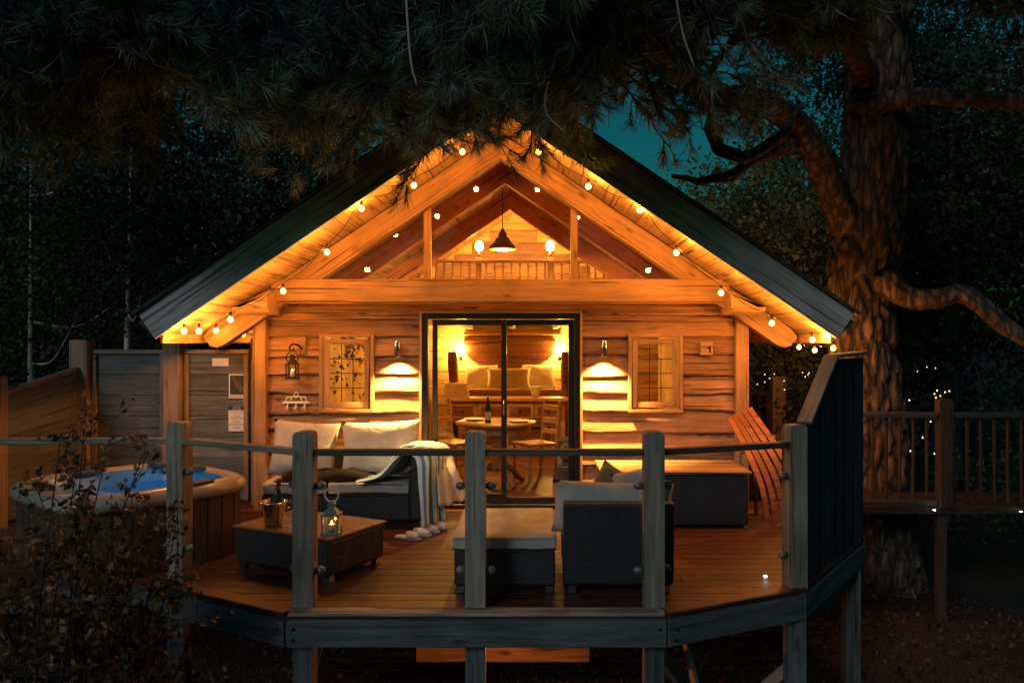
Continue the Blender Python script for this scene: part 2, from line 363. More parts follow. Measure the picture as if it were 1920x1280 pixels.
M_LEAFLIT = foliage('lit_olive_leaves', (0.07, 0.09, 0.03), (0.20, 0.22, 0.07), (0.45, 0.42, 0.18), 0.35, 1.2)  # bright olive stands in for light falling on this crown
M_LEAFC = foliage('copper_leaves', (0.03, 0.026, 0.014), (0.07, 0.048, 0.022), (0.30, 0.19, 0.09), 0.3, 2.5)  # brightest tone paints highlights on scattered leaves
M_LITTER = foliage('dead_leaves', (0.02, 0.010, 0.006), (0.05, 0.022, 0.012), (0.11, 0.05, 0.025), 0.15, 2.5)
def soil():
    m, nt, b = newmat('forest_floor'); L = nt.links.new
    tc = N(nt, 'ShaderNodeTexCoord')
    n1 = N(nt, 'ShaderNodeTexNoise'); n1.inputs['Scale'].default_value = 1.1; n1.inputs['Detail'].default_value = 10; L(tc.outputs['Object'], n1.inputs[0])
    v = N(nt, 'ShaderNodeTexVoronoi'); v.inputs['Scale'].default_value = 38; L(tc.outputs['Object'], v.inputs['Vector'])
    r1 = ramp(nt, [(0.35, (0.016, 0.010, 0.008)), (0.65, (0.055, 0.030, 0.018))]); L(n1.outputs[0], r1.inputs[0])
    mx = N(nt, 'ShaderNodeMix', data_type='RGBA', blend_type='MULTIPLY'); mx.inputs[0].default_value = 0.7; L(r1.outputs[0], mx.inputs[6]); L(v.outputs['Color'], mx.inputs[7])
    L(mx.outputs[2], b.inputs['Base Color']); b.inputs['Roughness'].default_value = 0.95
    bp = N(nt, 'ShaderNodeBump'); bp.inputs['Strength'].default_value = 0.9; bp.inputs['Distance'].default_value = 0.04; L(v.outputs['Distance'], bp.inputs['Height']); L(bp.outputs[0], b.inputs['Normal'])
    return m
M_SOIL = soil()
M_WATER = glass('tub_water', (0.40, 0.72, 0.92), 1.33, 0.03)

WARM = (1.0, 0.36, 0.062)
def point_light(name, loc, power, parent, col=WARM, rad=0.03):
    l = bpy.data.lights.new(name, 'POINT'); l.energy = power; l.color = col; l.shadow_soft_size = rad
    o = bpy.data.objects.new(name, l); COL.objects.link(o); o.location = loc
    adopt(o, parent); return o
def nz(x, y=0.0, z=0.0): return mnoise.noise(Vector((x, y, z)))

# ------------------------------------------------------------------ ground
GZ = -1.25
def ground_z(x, y):
    return GZ + 0.10 * nz(x * 0.35, y * 0.35, 3.1) - max(0.0, 3.5 - y) * 0.08 + max(0.0, y - 14) * 0.02
mb = MB(); xs = [-160, -80, -40, -24] + [x * 1.0 for x in range(-16, 17)] + [24, 40, 80, 160]; ys = [-60, -25, -10, -5] + [y * 1.0 for y in range(-3, 26)] + [32, 45, 70, 120, 200]
mb.grid([[(x, y, ground_z(x, y)) for x in xs] for y in ys])
tag(mb.build('ground', M_SOIL, None, True), kind='structure')

# ------------------------------------------------------------------ the cabin
cabin = thing('log_cabin', 'timber cabin with glazed gable, waney board cladding and wide glowing eaves', 'cabin', (0, 8.4, 0))
PITCH = 0.675; ZA = 3.91                # soffit apex height and slope
def soff(x): return ZA - PITCH * abs(x)
cs = 1 / math.sqrt(1 + PITCH * PITCH); sn = PITCH * cs
HW = 2.5
YF, YB = 7.33, 13.4
# roof slabs, ceiling planks and barge boards
for s in (-1, 1):
    mb = MB()
    def rp(d, up): return (s * (d * cs + up * sn), ZA - d * sn + up * cs)
    Ls = 3.14 / cs
    o = [rp(-0.0, 0.03), rp(Ls, 0.03), rp(Ls + 0.06, 0.20), rp(-0.1, 0.20)]
    mb.prism([(x, z) for x, z in o], YF - 0.03, YB + 0.5); mb.build('roof_slope', M_SCREEN, cabin)
    n = 27; wd = Ls / n
    for i in range(n):
        a, b_ = rp((i + 0.5) * wd, 0.012), None
        beam('ceiling_plank', (a[0], YF, a[1]), (a[0], YB, a[1]), wd - 0.004, 0.022, M_SOFF, cabin, up=(s * sn, 0, cs), c=0.004)
    th = 0.275
    p0, p1 = rp(-0.19, th / 2 - 0.02), rp(Ls, th / 2 - 0.02)
    beam('barge_board', (p0[0], 7.285 + 0.002 * s, p0[1]), (p1[0], 7.285 + 0.002 * s, p1[1]), 0.045, th, M_BARGE, cabin, up=(s * sn, 0, cs), c=0.006)
    q0, q1 = rp(-0.19, th - 0.02 + 0.018), rp(Ls + 0.03, th - 0.02 + 0.018)
    beam('roof_trim', (q0[0], 7.27 + 0.003 * s, q0[1]), (q1[0], 7.27 + 0.003 * s, q1[1]), 0.10, 0.03, M_SCREEN, cabin, up=(s * sn, 0, cs), c=0.004)
    # soffit edge batten along the eave
    e = rp(Ls - 0.02, -0.03); beam('eave_fascia', (e[0], YF + 0.03, e[1]), (e[0], YB, e[1]), 0.03, 0.09, M_SOFF, cabin, up=(0, 0, 1))
    # gable rafter with shaped tail
    mb = MB(); dv = 0.225; ol = []
    d1 = 3.09 / cs
    tail = [(d1 - 0.10, -0.01), (d1 - 0.015, -0.04), (d1, -0.09), (d1 - 0.02, -0.115), (d1 - 0.012, -0.15), (d1 - 0.06, -0.205), (d1 - 0.14, -dv)]
    ap = ZA - dv / cs
    pts = [(0.0, ZA - 0.012)] + [rp(d, u) for d, u in tail] + [(0.0, ap)]
    mb.prism(pts, 8.17, 8.33)
    r_ = mb.build('gable_rafter', M_BEAM, cabin, M=None)
    # give the rafter its own frame so that the grain follows the slope
    Mx = frame_matrix((0, 8.25, ZA), (s * 3.0, 8.25, ZA - PITCH * 3.0)); r_.data.transform(Mx.inverted()); r_.matrix_basis = Mx
    beam('rafter_groove_trim', (s * 0.02, 8.162, ap + 0.03), (s * 1.9, 8.162, ap + 0.03 - PITCH * 1.88), 0.02, 0.018, M_BEAM, cabin, up=(s * sn, 0, cs), c=0.002)
    # rafters inside
    for yy, dv2 in ((9.62, 0.21), (11.4, 0.23)):
        c0, c1 = rp(-0.0, -dv2 / 2), rp(3.05, -dv2 / 2)
        beam('roof_truss', (c0[0] + s * 0.0, yy + 0.003 * s, c0[1]), (c1[0], yy + 0.003 * s, c1[1]), 0.12, dv2, M_TRUSS, cabin, up=(s * sn, 0, cs))
    # wall plate end with chamfered nose, corner post, brace
    mb = MB(); x0, x1 = (2.30, 2.64)
    prof = [(7.92, 2.04), (7.86, 2.09), (7.86, 2.22), (7.90, 2.26), (8.6, 2.26), (8.6, 2.02), (7.98, 2.02)]
    mb.add([(s * x0, y, z) for y, z in prof] + [(s * x1, y, z - (0.17 if z > 2.2 else 0.0)) for y, z in prof],
           [tuple(range(7)), tuple(range(13, 6, -1))] + [(i, (i+1) % 7, (i+1) % 7 + 7, i + 7) for i in range(7)])
    mb.build('wall_plate_end', M_BEAM, cabin)
    beam('corner_post', (s * 2.52, 8.34, -0.02), (s * 2.52, 8.34, 2.02), 0.135, 0.135, M_BEAM, cabin, up=(0, 1, 0), c=0.008)
    # interior and outer side walls
    box('side_wall', (s * 2.44, 8.42, 0.0), (s * 2.52, YB, soff(2.5) - 0.03), M_INT, cabin)
    for k in range(11):
        boxl('side_board', (s * 2.525, 8.45, 0.19 * k), (s * 2.545, YB, 0.19 * k + 0.186), M_CLAD, cabin)
# tie beam and sub beam
beam('tie_beam', (-2.36, 8.235, 2.272), (2.36, 8.235, 2.272), 0.17, 0.235, M_BEAM, cabin, c=0.008)
beam('tie_beam_lip', (-2.44, 8.245, 2.146), (2.44, 8.245, 2.146), 0.16, 0.014, M_BEAM, cabin, c=0.003)
# gable glazing bars and panes
for x in (-0.765, 0.765):
    z1 = ZA - 0.225 / cs - PITCH * abs(x) + 0.02
    beam('gable_mullion', (x, 8.29, 2.385), (x, 8.29, z1), 0.075, 0.07, M_BEAM, cabin, up=(0, 1, 0))
apz = ZA - 0.225 / cs + 0.05
def gp(x): return apz - PITCH * abs(x)
xe = (apz - 2.38) / PITCH
for ol in ([(-xe, 2.38), (-0.765, 2.38), (-0.765, gp(.765))], [(-0.76, 2.38), (0.76, 2.38), (0.76, gp(.76)), (0, gp(0)), (-0.76, gp(.76))], [(0.765, 2.38), (xe, 2.38), (0.765, gp(.765))]):
    mb = MB(); mb.prism(ol, 8.30, 8.306); mb.build('gable_pane', M_GLASS, cabin)
# waney cladding
def waney(x0, x1, z0, z1, seed, amp=0.012):
    """one board: wavy lower edge, thick at the foot, thin at the head"""
    n = max(6, int((x1 - x0) / 0.06)); rows = []
    P = []
    for i in range(n + 1):
        x = x0 + (x1 - x0) * i / n
        wv = amp * (1.4 * nz(x * 1.1, seed * 7.3) + 0.8 * nz(x * 3.5, seed * 3.1) + 0.3 * nz(x * 11, seed))
        wt_ = amp * 0.3 * nz(x * 2.0, seed * 5.5)
        fy = 0.004 * nz(x * 2, seed * 2.2)
        zb = z0 + wv
        P.append([(x, 8.405, z1 + 0.01), (x, 8.385 + fy, z1 + 0.01), (x, 8.366 + fy, (zb + z1) / 2), (x, 8.340 + fy, zb + 0.014), (x, 8.344 + fy, zb + wt_), (x, 8.40, zb + 0.006)])
    mb = MB(); mb.grid(P)
    m_ = len(P[0]); mb.f.append(tuple(range(m_))); k = n * m_; mb.f.append(tuple(range(k + m_ - 1, k - 1, -1)))
    return mb.build('wall_board', M_CLAD, cabin)
rows = [(1.975, 2.14), (1.80, 1.975), (1.605, 1.80), (1.40, 1.605), (1.215, 1.40), (1.01, 1.215), (0.81, 1.01), (0.62, 0.81), (0.43, 0.62), (0.24, 0.43), (0.03, 0.24)]
DX = 0.835; WX0, WX1, WZ0, WZ1 = 1.335, 1.91, 1.005, 1.825
waney(-2.46, 2.46, 2.03, 2.14, 40, 0.008)
for i, (z0, z1) in enumerate(rows):
    for s in (-1, 1):
        a = 0.026 if i > 3 else 0.014
        zz0, zz1 = z0 + 0.012 * s * (i % 3 - 1), z1 + 0.012 * s * ((i - 1) % 3 - 1)
        if i == 0: zz1 = 2.035
        segs = [(DX + 0.02, 2.46)]
        if zz1 > WZ0 + 0.03 and zz0 < WZ1 - 0.03: segs = [(DX + 0.02, WX0 + 0.01), (WX1 - 0.01, 2.46)]
        for x0, x1 in segs:
            if s < 0: x0, x1 = -x1, -x0
            waney(x0, x1, zz0, zz1, i * 2 + (s > 0), a)
# backing wall behind the boards (panels round the openings)
for a in ((-2.46, -WX1, 0, 2.15), (-WX0, -DX, 0, 2.15), (DX, WX0, 0, 2.15), (WX1, 2.46, 0, 2.15), (-WX1, -WX0, 0, WZ0), (WX0, WX1, 0, WZ0), (-WX1, -WX0, WZ1, 2.15), (WX0, WX1, WZ1, 2.15), (-DX, DX, 2.06, 2.15)):
    box('wall_lining', (a[0], 8.408, a[2]), (a[1], 8.48, a[3]), M_INT, cabin, c=0)
# windows
for s in (-1, 1):
    xc = s * (WX0 + WX1) / 2; hw = (WX1 - WX0) / 2; zc = (WZ0 + WZ1) / 2; hh = (WZ1 - WZ0) / 2
    win = box('window', (xc - hw, 8.30, WZ0), (xc + hw, 8.345, WZ0 + 0.03), M_BEAM, cabin)      # sill is the root of the window
    for (p, q) in (((-hw, 0.03), (-hw + 0.035, 2 * hh)), ((hw - 0.035, 0.03), (hw, 2 * hh)), ((-hw + 0.035, 2 * hh - 0.03), (hw - 0.035, 2 * hh))):
        boxl('frame', (xc + p[0], 8.318, WZ0 + p[1]), (xc + q[0], 8.42, WZ0 + q[1]), M_BEAM, win)
    i0, i1, j0, j1 = xc - hw + 0.05, xc + hw - 0.05, WZ0 + 0.05, WZ1 - 0.05
    t = 0.055
    for lo, hi in (((i0, j0), (i0 + t, j1)), ((i1 - t, j0), (i1, j1)), ((i0 + t, j1 - t), (i1 - t, j1)), ((i0 + t, j0), (i1 - t, j0 + t))):
        boxl('casement', (lo[0], 8.345, lo[1]), (hi[0], 8.395, hi[1]), M_BEAM, win)
    g0, g1, h0, h1 = i0 + t, i1 - t, j0 + t, j1 - t
    box('pane', (g0, 8.372, h0), (g1, 8.376, h1), M_GLASS, win, c=0)
    for k in (1, 2):
        x = g0 + (g1 - g0) * k / 3; box('glazing_bar', (x - 0.004, 8.364, h0), (x + 0.004, 8.370, h1), M_BLACK, win, c=0)
    for k in (1, 2, 3):
        z = h0 + (h1 - h0) * k / 4; box('glazing_bar', (g0, 8.357, z - 0.004), (g1, 8.363, z + 0.004), M_BLACK, win, c=0)
# sliding door
door = box('sliding_door', (-0.825, 8.30, 0.0), (0.825, 8.44, 0.045), M_BLACK, cabin)     # threshold is the root of the door
for s in (-1, 1): boxl('door_lining', (s * 0.826, 8.29, 0.0), (s * 0.852, 8.40, 2.06), M_BEAM, door)
boxl('door_head', (-0.852, 8.288, 2.045), (0.852, 8.40, 2.07), M_BEAM, door)
for lo, hi in (((-0.825, 0.046), (-0.765, 2.044)), ((0.765, 0.046), (0.825, 2.044)), ((-0.764, 1.985), (0.764, 2.044))):
    boxl('outer_frame', (lo[0], 8.305, lo[1]), (hi[0], 8.42, hi[1]), M_BLACK, door)
def leaf(x0, x1, y, bot):
    lf = boxl('door_leaf', (x0, y, 0.05), (x1, y + 0.04, 0.05 + bot), M_BLACK, door)
    for lo, hi in (((x0, 0.05 + bot), (x0 + 0.055, 1.98)), ((x1 - 0.055, 0.05 + bot), (x1, 1.98)), ((x0 + 0.056, 1.92), (x1 - 0.056, 1.98))):
        boxl('stile', (lo[0], y, lo[1]), (hi[0], y + 0.04, hi[1]), M_BLACK, lf)
    box('pane', (x0 + 0.05, y + 0.016, 0.12), (x1 - 0.05, y + 0.022, 1.93), M_GLASS, lf, c=0)
    return lf
lf = leaf(-0.72, 0.06, 8.315, 0.11)
mbh = MB(); mbh.tube(smoothpath([(0.03, 8.30, 0.98), (0.03, 8.27, 1.0), (0.03, 8.27, 1.12), (0.03, 8.30, 1.14)], 4), 0.008, 8); mbh.build('handle', M_CHROME, lf, True)
leaf(-0.0, 0.764, 8.365, 0.06)
# interior shell
for k in range(34):
    boxl('floor_board', (-2.44, 8.46 + k * 0.145, 0.0), (2.44, 8.46 + k * 0.145 + 0.142, 0.03), M_WAL, cabin, c=0.002)
zg = lambda x: soff(x)
mb = MB(); mb.prism([(-2.5, 0.0), (2.5, 0.0), (2.5, soff(2.5)), (0, ZA), (-2.5, soff(2.5))], YB, YB + 0.1); mb.build('back_wall', M_INT, cabin)
for k in range(19):
    z = 0.03 + k * 0.2; wd = 2.44 if z + 0.2 < soff(2.44) else (ZA - z - 0.2) / PITCH - 0.02
    if wd > 0.15: boxl('back_wall_board', (-wd, YB - 0.02, z), (wd, YB - 0.001, z + 0.194), M_INT if z < 2.1 else M_CLAD, cabin, c=0.006)  # upper boards darker so the loft lamps leave the wall less bright
box('loft_floor', (-2.43, 11.46, 2.07), (2.43, YB - 0.021, 2.17), M_INT, cabin)
for k in range(7):
    x = -2.1 + 0.7 * k; boxl('loft_joist', (x - 0.04, 11.47, 1.96), (x + 0.04, YB - 0.03, 2.068), M_INT, cabin)
boxl('loft_edge_beam', (-2.43, 11.34, 1.98), (2.43, 11.455, 2.2), M_FURN, cabin)
YL = 12.3
lr = boxl('loft_railing', (-1.18, YL - 0.03, 2.96), (1.18, YL + 0.03, 3.01), M_FURN, cabin)
for k in range(23):
    x = -1.43 + 0.13 * k; zt = min(2.958, soff(x) - 0.14)
    mb = MB(); mb.lathe([(0.013, 2.171), (0.02, 2.3), (0.012, 2.45), (0.018, 2.6), (0.022, 2.7), (0.012, 2.85), (0.016, zt)], (x, YL, 0), 8); mb.build('baluster', M_FURN, lr, True)
for s in (-1, 1): beam('sloping_rail', (s * 1.20, YL, 2.985), (s * 1.75, YL, 2.985 - 0.55 * PITCH), 0.05, 0.05, M_FURN, lr)
for x in (-0.505, 0.6): boxl('newel', (x - 0.05, YL + 0.035, 2.171), (x + 0.05, YL + 0.125, 3.05), M_INT, lr)

# ------------------------------------------------------------------ lamps
def globe_lamp(name, label, loc, power, group, shade=True, r=0.07):
    t = thing(name, label, 'lamp', loc, group); x, y, z = loc
    mb = MB(); mb.lathe([(0.0, -0.17), (0.03, -0.17), (0.03, -0.10), (0.012, -0.09), (0.012, -0.06)], loc, 10); mb.build('lamp_base', M_COPPER, t, True)
    mb = MB(); mb.lathe([(0.0, -0.06), (r * 0.7, -0.055), (r, 0.0), (r * 0.85, r * 0.9), (r * 0.45, r * 1.35), (0, r * 1.4)], loc, 14); mb.build('lamp_shade', M_GLOBE, t, True)
    point_light('lamp_light', (x, y, z + 0.02), power, t, (1.0, 0.50, 0.10), 0.06); return t
globe_lamp('loft_lamp', 'small glowing lamp on loft railing, on the open side of the pendant', (-0.505, YL + 0.08, 3.22), 80, None)
globe_lamp('loft_lamp', 'small glowing lamp on loft railing, beyond the copper pendant cable', (0.60, YL + 0.08, 3.22), 80, None)
S.objects[-1]  # keep
for x in (-0.87, 0.775):
    l = 'bright wall lamp beside the dark bed hanging, above the folded towels' if x < 0 else 'bright wall lamp beside the dark bed hanging, above the cream vase'
    globe_lamp('bedside_lamp', l, (x, 13.22, 1.60), 95, None, r=0.085)
t = thing('pendant_lamp', 'bell shaped copper pendant lamp hanging inside the gable window', 'lamp', (-0.06, 10.3, 2.9))
mb = MB(); mb.lathe([(0.175, 2.94), (0.178, 2.955), (0.165, 2.985), (0.11, 3.04), (0.085, 3.09), (0.06, 3.10), (0.05, 3.16), (0.03, 3.17), (0.022, 3.21), (0.0, 3.215)], (-0.06, 10.3, 0), 28); mb.build('bell_shade', M_COPPER, t, True)
mb = MB(); mb.tube([(-0.06, 10.3, 3.2), (-0.06, 10.3, 3.86)], 0.006, 6); mb.build('cable', M_WIRE, t)
mb = MB(); mb.lathe([(0.0, 2.97), (0.035, 2.98), (0.035, 3.02), (0, 3.05)], (-0.06, 10.3, 0), 12); mb.build('bulb', M_GLOBE, t, True)
point_light('lamp_light', (-0.06, 10.3, 2.955), 260, t, (1.0, 0.50, 0.10), 0.03)
# wall downlights
for px, side in ((745, 'the notice fence side window'), (1133, 'the empty lantern block side window')):
    p = at(px, 655, 8.24)
    lab = 'steel tube downlight between the sliding door and the lantern side window' if px < 900 else 'steel tube downlight between the sliding door and the bare bracket side window'
    t = thing('wall_downlight', lab, 'wall light', p)
    mb = MB(); mb.lathe([(0.0, 0.095), (0.032, 0.095), (0.034, 0.09), (0.034, -0.075), (0.030, -0.08), (0.030, 0.05)], p, 20); mb.build('tube_body', M_CHROME, t, True)
    box('wall_plate', (p.x - 0.025, p.y + 0.034, p.z - 0.03), (p.x + 0.025, p.y + 0.125, p.z + 0.04), M_CHROME, t)
    mb = MB(); mb.lathe([(0.0, -0.055), (0.029, -0.055), (0.029, -0.05)], p, 16); mb.build('lens', M_GLOBE, t)
    l = bpy.data.lights.new('downlight_beam', 'SPOT'); l.energy = 480; l.color = (1.0, 0.56, 0.15); l.spot_size = R(110); l.spot_blend = 0.75; l.shadow_soft_size = 0.025
    o = bpy.data.objects.new('downlight_beam', l); COL.objects.link(o); o.location = p + Vector((0, 0, -0.085)); o.rotation_euler = (R(9), 0, 0); adopt(o, t)
# festoon lights
def festoon(name, label, pts, power, hang=0.07, r=0.026):
    t = thing(name, label, 'string lights', pts[0])
    path = []
    for i, p in enumerate(pts):
        p = Vector(p); path.append(p + Vector((0, 0, hang)))
        if i < len(pts) - 1:
            q = Vector(pts[i + 1]); path.append((p + q) / 2 + Vector((0, 0, hang - 0.04)))
    mb = MB(); mb.tube(smoothpath(path, 5), 0.0032, 6); mb.build('cable', M_WIRE, t, True)
    for p in pts:
        p = Vector(p)
        mb = MB(); mb.lathe([(0.0, hang), (0.013, hang), (0.015, r * 0.95), (0.0, r * 0.9)], p, 10); mb.build('socket', M_WIRE, t, True)
        mb = MB(); mb.lathe([(0.0, -r), (r * 0.55, -r * 0.85), (r * 0.95, -r * 0.3), (r, 0.1 * r), (r * 0.7, 0.75 * r), (r * 0.4, r * 1.1)], p, 12); mb.build('bulb', M_BULB, t, True)
        point_light('bulb_light', p, power, t, WARM, 0.03)
    return t
YS = 7.40
left_px = [(867, 285), (776, 348), (678, 391), (613, 473), (531, 546), (432, 599), (373, 621), (345, 621)]
right_px = [(1010, 285), (1103, 350), (1199, 394), (1268, 474), (1352, 549), (1447, 606), (1523, 637), (1549, 629)]
festoon('festoon_lights', 'round warm bulbs strung under the gable slope nearest the hot tub', [at(x, y, YS) for x, y in left_px], 15.0)
festoon('festoon_lights', 'round warm bulbs strung under the gable slope nearest the big pine trunk', [at(x, y, YS) for x, y in right_px], 16.5)
festoon('eave_lights', 'warm bulbs strung along the side eave above the fence notices', [Vector((-2.86, 8.0 + 0.75 * k, 1.86 - 0.03 * (k % 2))) for k in range(5)], 5.0)
festoon('eave_lights', 'warm bulbs strung along the side eave facing the pine trunk', [Vector((3.40 + 0.06 * k, 8.1 + 0.7 * k, 1.68 - 0.03 * (k % 2))) for k in range(3)], 28.0)
# coach lantern on a bracket
def lantern_body(t, c, wd, hh, metal, lit):
    x, y, z = c
    mb = MB()
    for sx in (-1, 1):
        for sy in (-1, 1): mb.box((x + sx*wd - 0.006, y + sy*wd - 0.006, z), (x + sx*wd + 0.006, y + sy*wd + 0.006, z + hh))
    mb.box((x - wd - 0.012, y - wd - 0.012, z - 0.012), (x + wd + 0.012, y + wd + 0.012, z + 0.004)); mb.box((x - wd - 0.012, y - wd - 0.012, z + hh - 0.004), (x + wd + 0.012, y + wd + 0.012, z + hh + 0.01))
    mb.build('cage', metal, t)
    mb = MB(); mb.lathe([(wd * 1.35, z + hh + 0.01), (wd * 0.6, z + hh + 0.05), (wd * 0.55, z + hh + 0.07), (wd * 0.8, z + hh + 0.075), (wd * 0.3, z + hh + 0.10), (0, z + hh + 0.105)], (x, y, 0), 4, Matrix.Rotation(R(45), 4, 'Z')); mb.build('cap', metal, t)
    for sx, sy in ((1, 0), (-1, 0), (0, 1), (0, -1)):
        if sx: box('pane', (x + sx*(wd - 0.001), y - wd + 0.007, z + 0.005), (x + sx*(wd + 0.001), y + wd - 0.007, z + hh - 0.005), M_GLASS2, t, 0)
        else: box('pane', (x - wd + 0.007, y + sy*(wd - 0.001), z + 0.005), (x + wd - 0.007, y + sy*(wd + 0.001), z + hh - 0.005), M_GLASS2, t, 0)
    mb = MB(); mb.lathe([(0, z + 0.005), (wd * 0.5, z + 0.005), (wd * 0.5, z + hh * 0.45), (0, z + hh * 0.45)], (x, y, 0), 14); mb.build('candle', M_PILLOW, t, True)
    mb = MB(); mb.lathe([(0, z + hh * 0.46), (0.008, z + hh * 0.52), (0.004, z + hh * 0.62), (0, z + hh * 0.68)], (x, y, 0), 8); mb.build('flame', M_FLAME, t, True)
    point_light('flame_light', (x, y, z + hh * 0.6), lit, t, WARM, 0.012)
p = at(548, 690, 8.22)
t = thing('wall_lantern', 'black candle lantern hanging from a scrolled iron wall bracket', 'lantern', p)
lantern_body(t, (p.x, p.y, p.z - 0.10), 0.048, 0.14, M_IRON, 0.25)
box('backing_block', (p.x + 0.03, 8.325, p.z + 0.14), (p.x + 0.11, 8.365, p.z + 0.32), M_BEAM, t)
mb = MB(); mb.tube(smoothpath([(p.x + 0.07, 8.325, p.z + 0.2), (p.x + 0.04, 8.26, p.z + 0.24), (p.x, 8.22, p.z + 0.245), (p.x - 0.03, 8.22, p.z + 0.21), (p.x, 8.22, p.z + 0.18), (p.x + 0.02, 8.22, p.z + 0.21)], 6), 0.009, 8); mb.build('bracket', M_IRON, t, True)
mb = MB(); mb.tube(smoothpath([(p.x - 0.05, 8.22, p.z + 0.06), (p.x - 0.06, 8.22, p.z + 0.12), (p.x, 8.22, p.z + 0.185), (p.x + 0.06, 8.22, p.z + 0.12), (p.x + 0.05, 8.22, p.z + 0.06)], 6), 0.006, 6); mb.build('bail_handle', M_IRON, t, True)
p = at(1325, 655, 8.3)
t = thing('lantern_block', 'square wooden block with a bare iron hook beside window', 'bracket', p)
box('wooden_block', (p.x - 0.065, 8.29, p.z - 0.06), (p.x + 0.065, 8.36, p.z + 0.075), M_BEAM, t)
mb = MB(); mb.tube(smoothpath([(p.x + 0.02, 8.29, p.z + 0.01), (p.x + 0.02, 8.24, p.z + 0.03), (p.x + 0.02, 8.22, p.z), (p.x + 0.02, 8.245, p.z - 0.03)], 5), 0.009, 8); mb.build('hook', M_IRON, t, True)
p = at(554, 755, 8.3)
t = thing('hook_rack', 'ornate cream metal rack with three hooks below the wall lantern', 'hooks', p)
mb = MB(); mb.tube([(p.x - 0.15, 8.325, p.z), (p.x - 0.13, 8.325, p.z), (p.x + 0.13, 8.325, p.z), (p.x + 0.15, 8.325, p.z)], [0.004, 0.014, 0.014, 0.004], 8); mb.build('rail', M_WHITE, t, True)
for k in (-1, 0, 1):
    mb = MB(); mb.tube(smoothpath([(p.x + k * 0.09, 8.325, p.z), (p.x + k * 0.09, 8.31, p.z - 0.05), (p.x + k * 0.09, 8.28, p.z - 0.07), (p.x + k * 0.09, 8.265, p.z - 0.045)], 4), 0.007, 6); mb.build('hook', M_WHITE, t, True)
for k in (-1, 1):
    mb = MB(); mb.tube(smoothpath([(p.x + k * 0.11, 8.325, p.z + 0.02), (p.x + k * 0.09, 8.325, p.z + 0.06), (p.x + k * 0.05, 8.325, p.z + 0.05), (p.x + k * 0.06, 8.325, p.z + 0.025), (p.x + k * 0.03, 8.325, p.z + 0.07), (p.x, 8.325, p.z + 0.05)], 5), 0.007, 6); mb.build('scroll', M_WHITE, t, True)
mb = MB(); mb.tube([(p.x + 0.018 * math.cos(a), 8.325, p.z + 0.085 + 0.022 * math.sin(a)) for a in [i * math.pi / 6 for i in range(13)]], 0.006, 6); mb.build('ring', M_WHITE, t, True)

# ------------------------------------------------------------------ inside the cabin
FZ = 0.03
def chair(name, label, loc, rz):
    t = thing(name, label, 'chair', (loc[0], loc[1], FZ), None, rz)
    T = Matrix.Translation((loc[0], loc[1], FZ)) @ Matrix.Rotation(rz, 4, 'Z')
    def bm_(nm, a, b, w_, h_, mat=M_FURN, up=(0, 0, 1)): return beam(nm, T @ Vector(a), T @ Vector(b), w_, h_, mat, t, up=up)
    for sx in (-1, 1):
        bm_('leg', (sx * 0.18, -0.19, 0), (sx * 0.18, -0.19, 0.43), 0.036, 0.036)
        bm_('back_post', (sx * 0.17, 0.18, 0), (sx * 0.17, 0.26, 0.98), 0.036, 0.04)
    mb = MB(); mb.box((-0.21, -0.22, 0.43), (0.21, 0.2, 0.46)); mb.build('seat', M_FURN, t, M=None).data.transform(T)
    for z in (0.58, 0.72, 0.88): bm_('back_slat', (-0.155, 0.21 + (z - 0.5) * 0.08, z), (0.155, 0.21 + (z - 0.5) * 0.08, z), 0.016, 0.07)
    for z in (0.18, 0.26):
        bm_('stretcher', (-0.16, -0.19, z), (0.16, -0.19, z), 0.02, 0.02)
    return t
chair('dining_chair', 'ladder back pine chair drawn up beneath the towels', (-0.66, 10.05), R(52))
chair('dining_chair', 'ladder back pine chair standing clear before the wicker basket', (0.36, 9.95), R(-58))
t = thing('dining_table', 'round honey pine pedestal table inside the sliding door', 'table', (-0.11, 9.55, FZ))
mb = MB(); mb.lathe([(0, 0.74), (0.44, 0.74), (0.48, 0.755), (0.49, 0.775), (0.48, 0.79), (0, 0.79)], (-0.11, 9.55, 0), 40); mb.build('table_top', M_FURN, t, True)
mb = MB(); mb.lathe([(0.40, 0.66), (0.42, 0.66), (0.42, 0.739), (0.40, 0.739)], (-0.11, 9.55, 0), 32); mb.build('apron', M_FURN, t)
mb = MB(); mb.lathe([(0.10, 0.20), (0.11, 0.26), (0.06, 0.32), (0.05, 0.45), (0.09, 0.55), (0.06, 0.64), (0.12, 0.738)], (-0.11, 9.55, 0), 20); mb.build('pedestal', M_FURN, t, True)
for k in range(4):
    a = R(35 + 90 * k); d = Vector((math.cos(a), math.sin(a), 0)); c = Vector((-0.11, 9.55, 0))
    mb = MB(); mb.tube(smoothpath([c + d * 0.06 + Vector((0, 0, 0.27)), c + d * 0.2 + Vector((0, 0, 0.22)), c + d * 0.32 + Vector((0, 0, 0.10)), c + d * 0.40 + Vector((0, 0, 0.055))], 4), [0.04] * 6 + [0.032] * 6 + [0.028], 8); mb.build('foot', M_FURN, t, True)
TZ = 0.79
def wineglass(label, x, y, z, s=1.0):
    mb = MB(); mb.lathe([(0, 0.002), (0.034*s, 0.002), (0.034*s, 0.005), (0.005*s, 0.012), (0.004*s, 0.085*s), (0.02*s, 0.10*s), (0.038*s, 0.13*s), (0.037*s, 0.17*s), (0.03*s, 0.205*s), (0.0285*s, 0.205*s), (0.035*s, 0.17*s), (0.036*s, 0.13*s), (0.0, 0.10*s)], (x, y, z), 16)
    return tag(mb.build('wine_glass', M_GLASS2, None, True), label, 'glass')
wineglass('empty wine glass on the round table beside the bottle', -0.36, 9.5, TZ, 1.05)
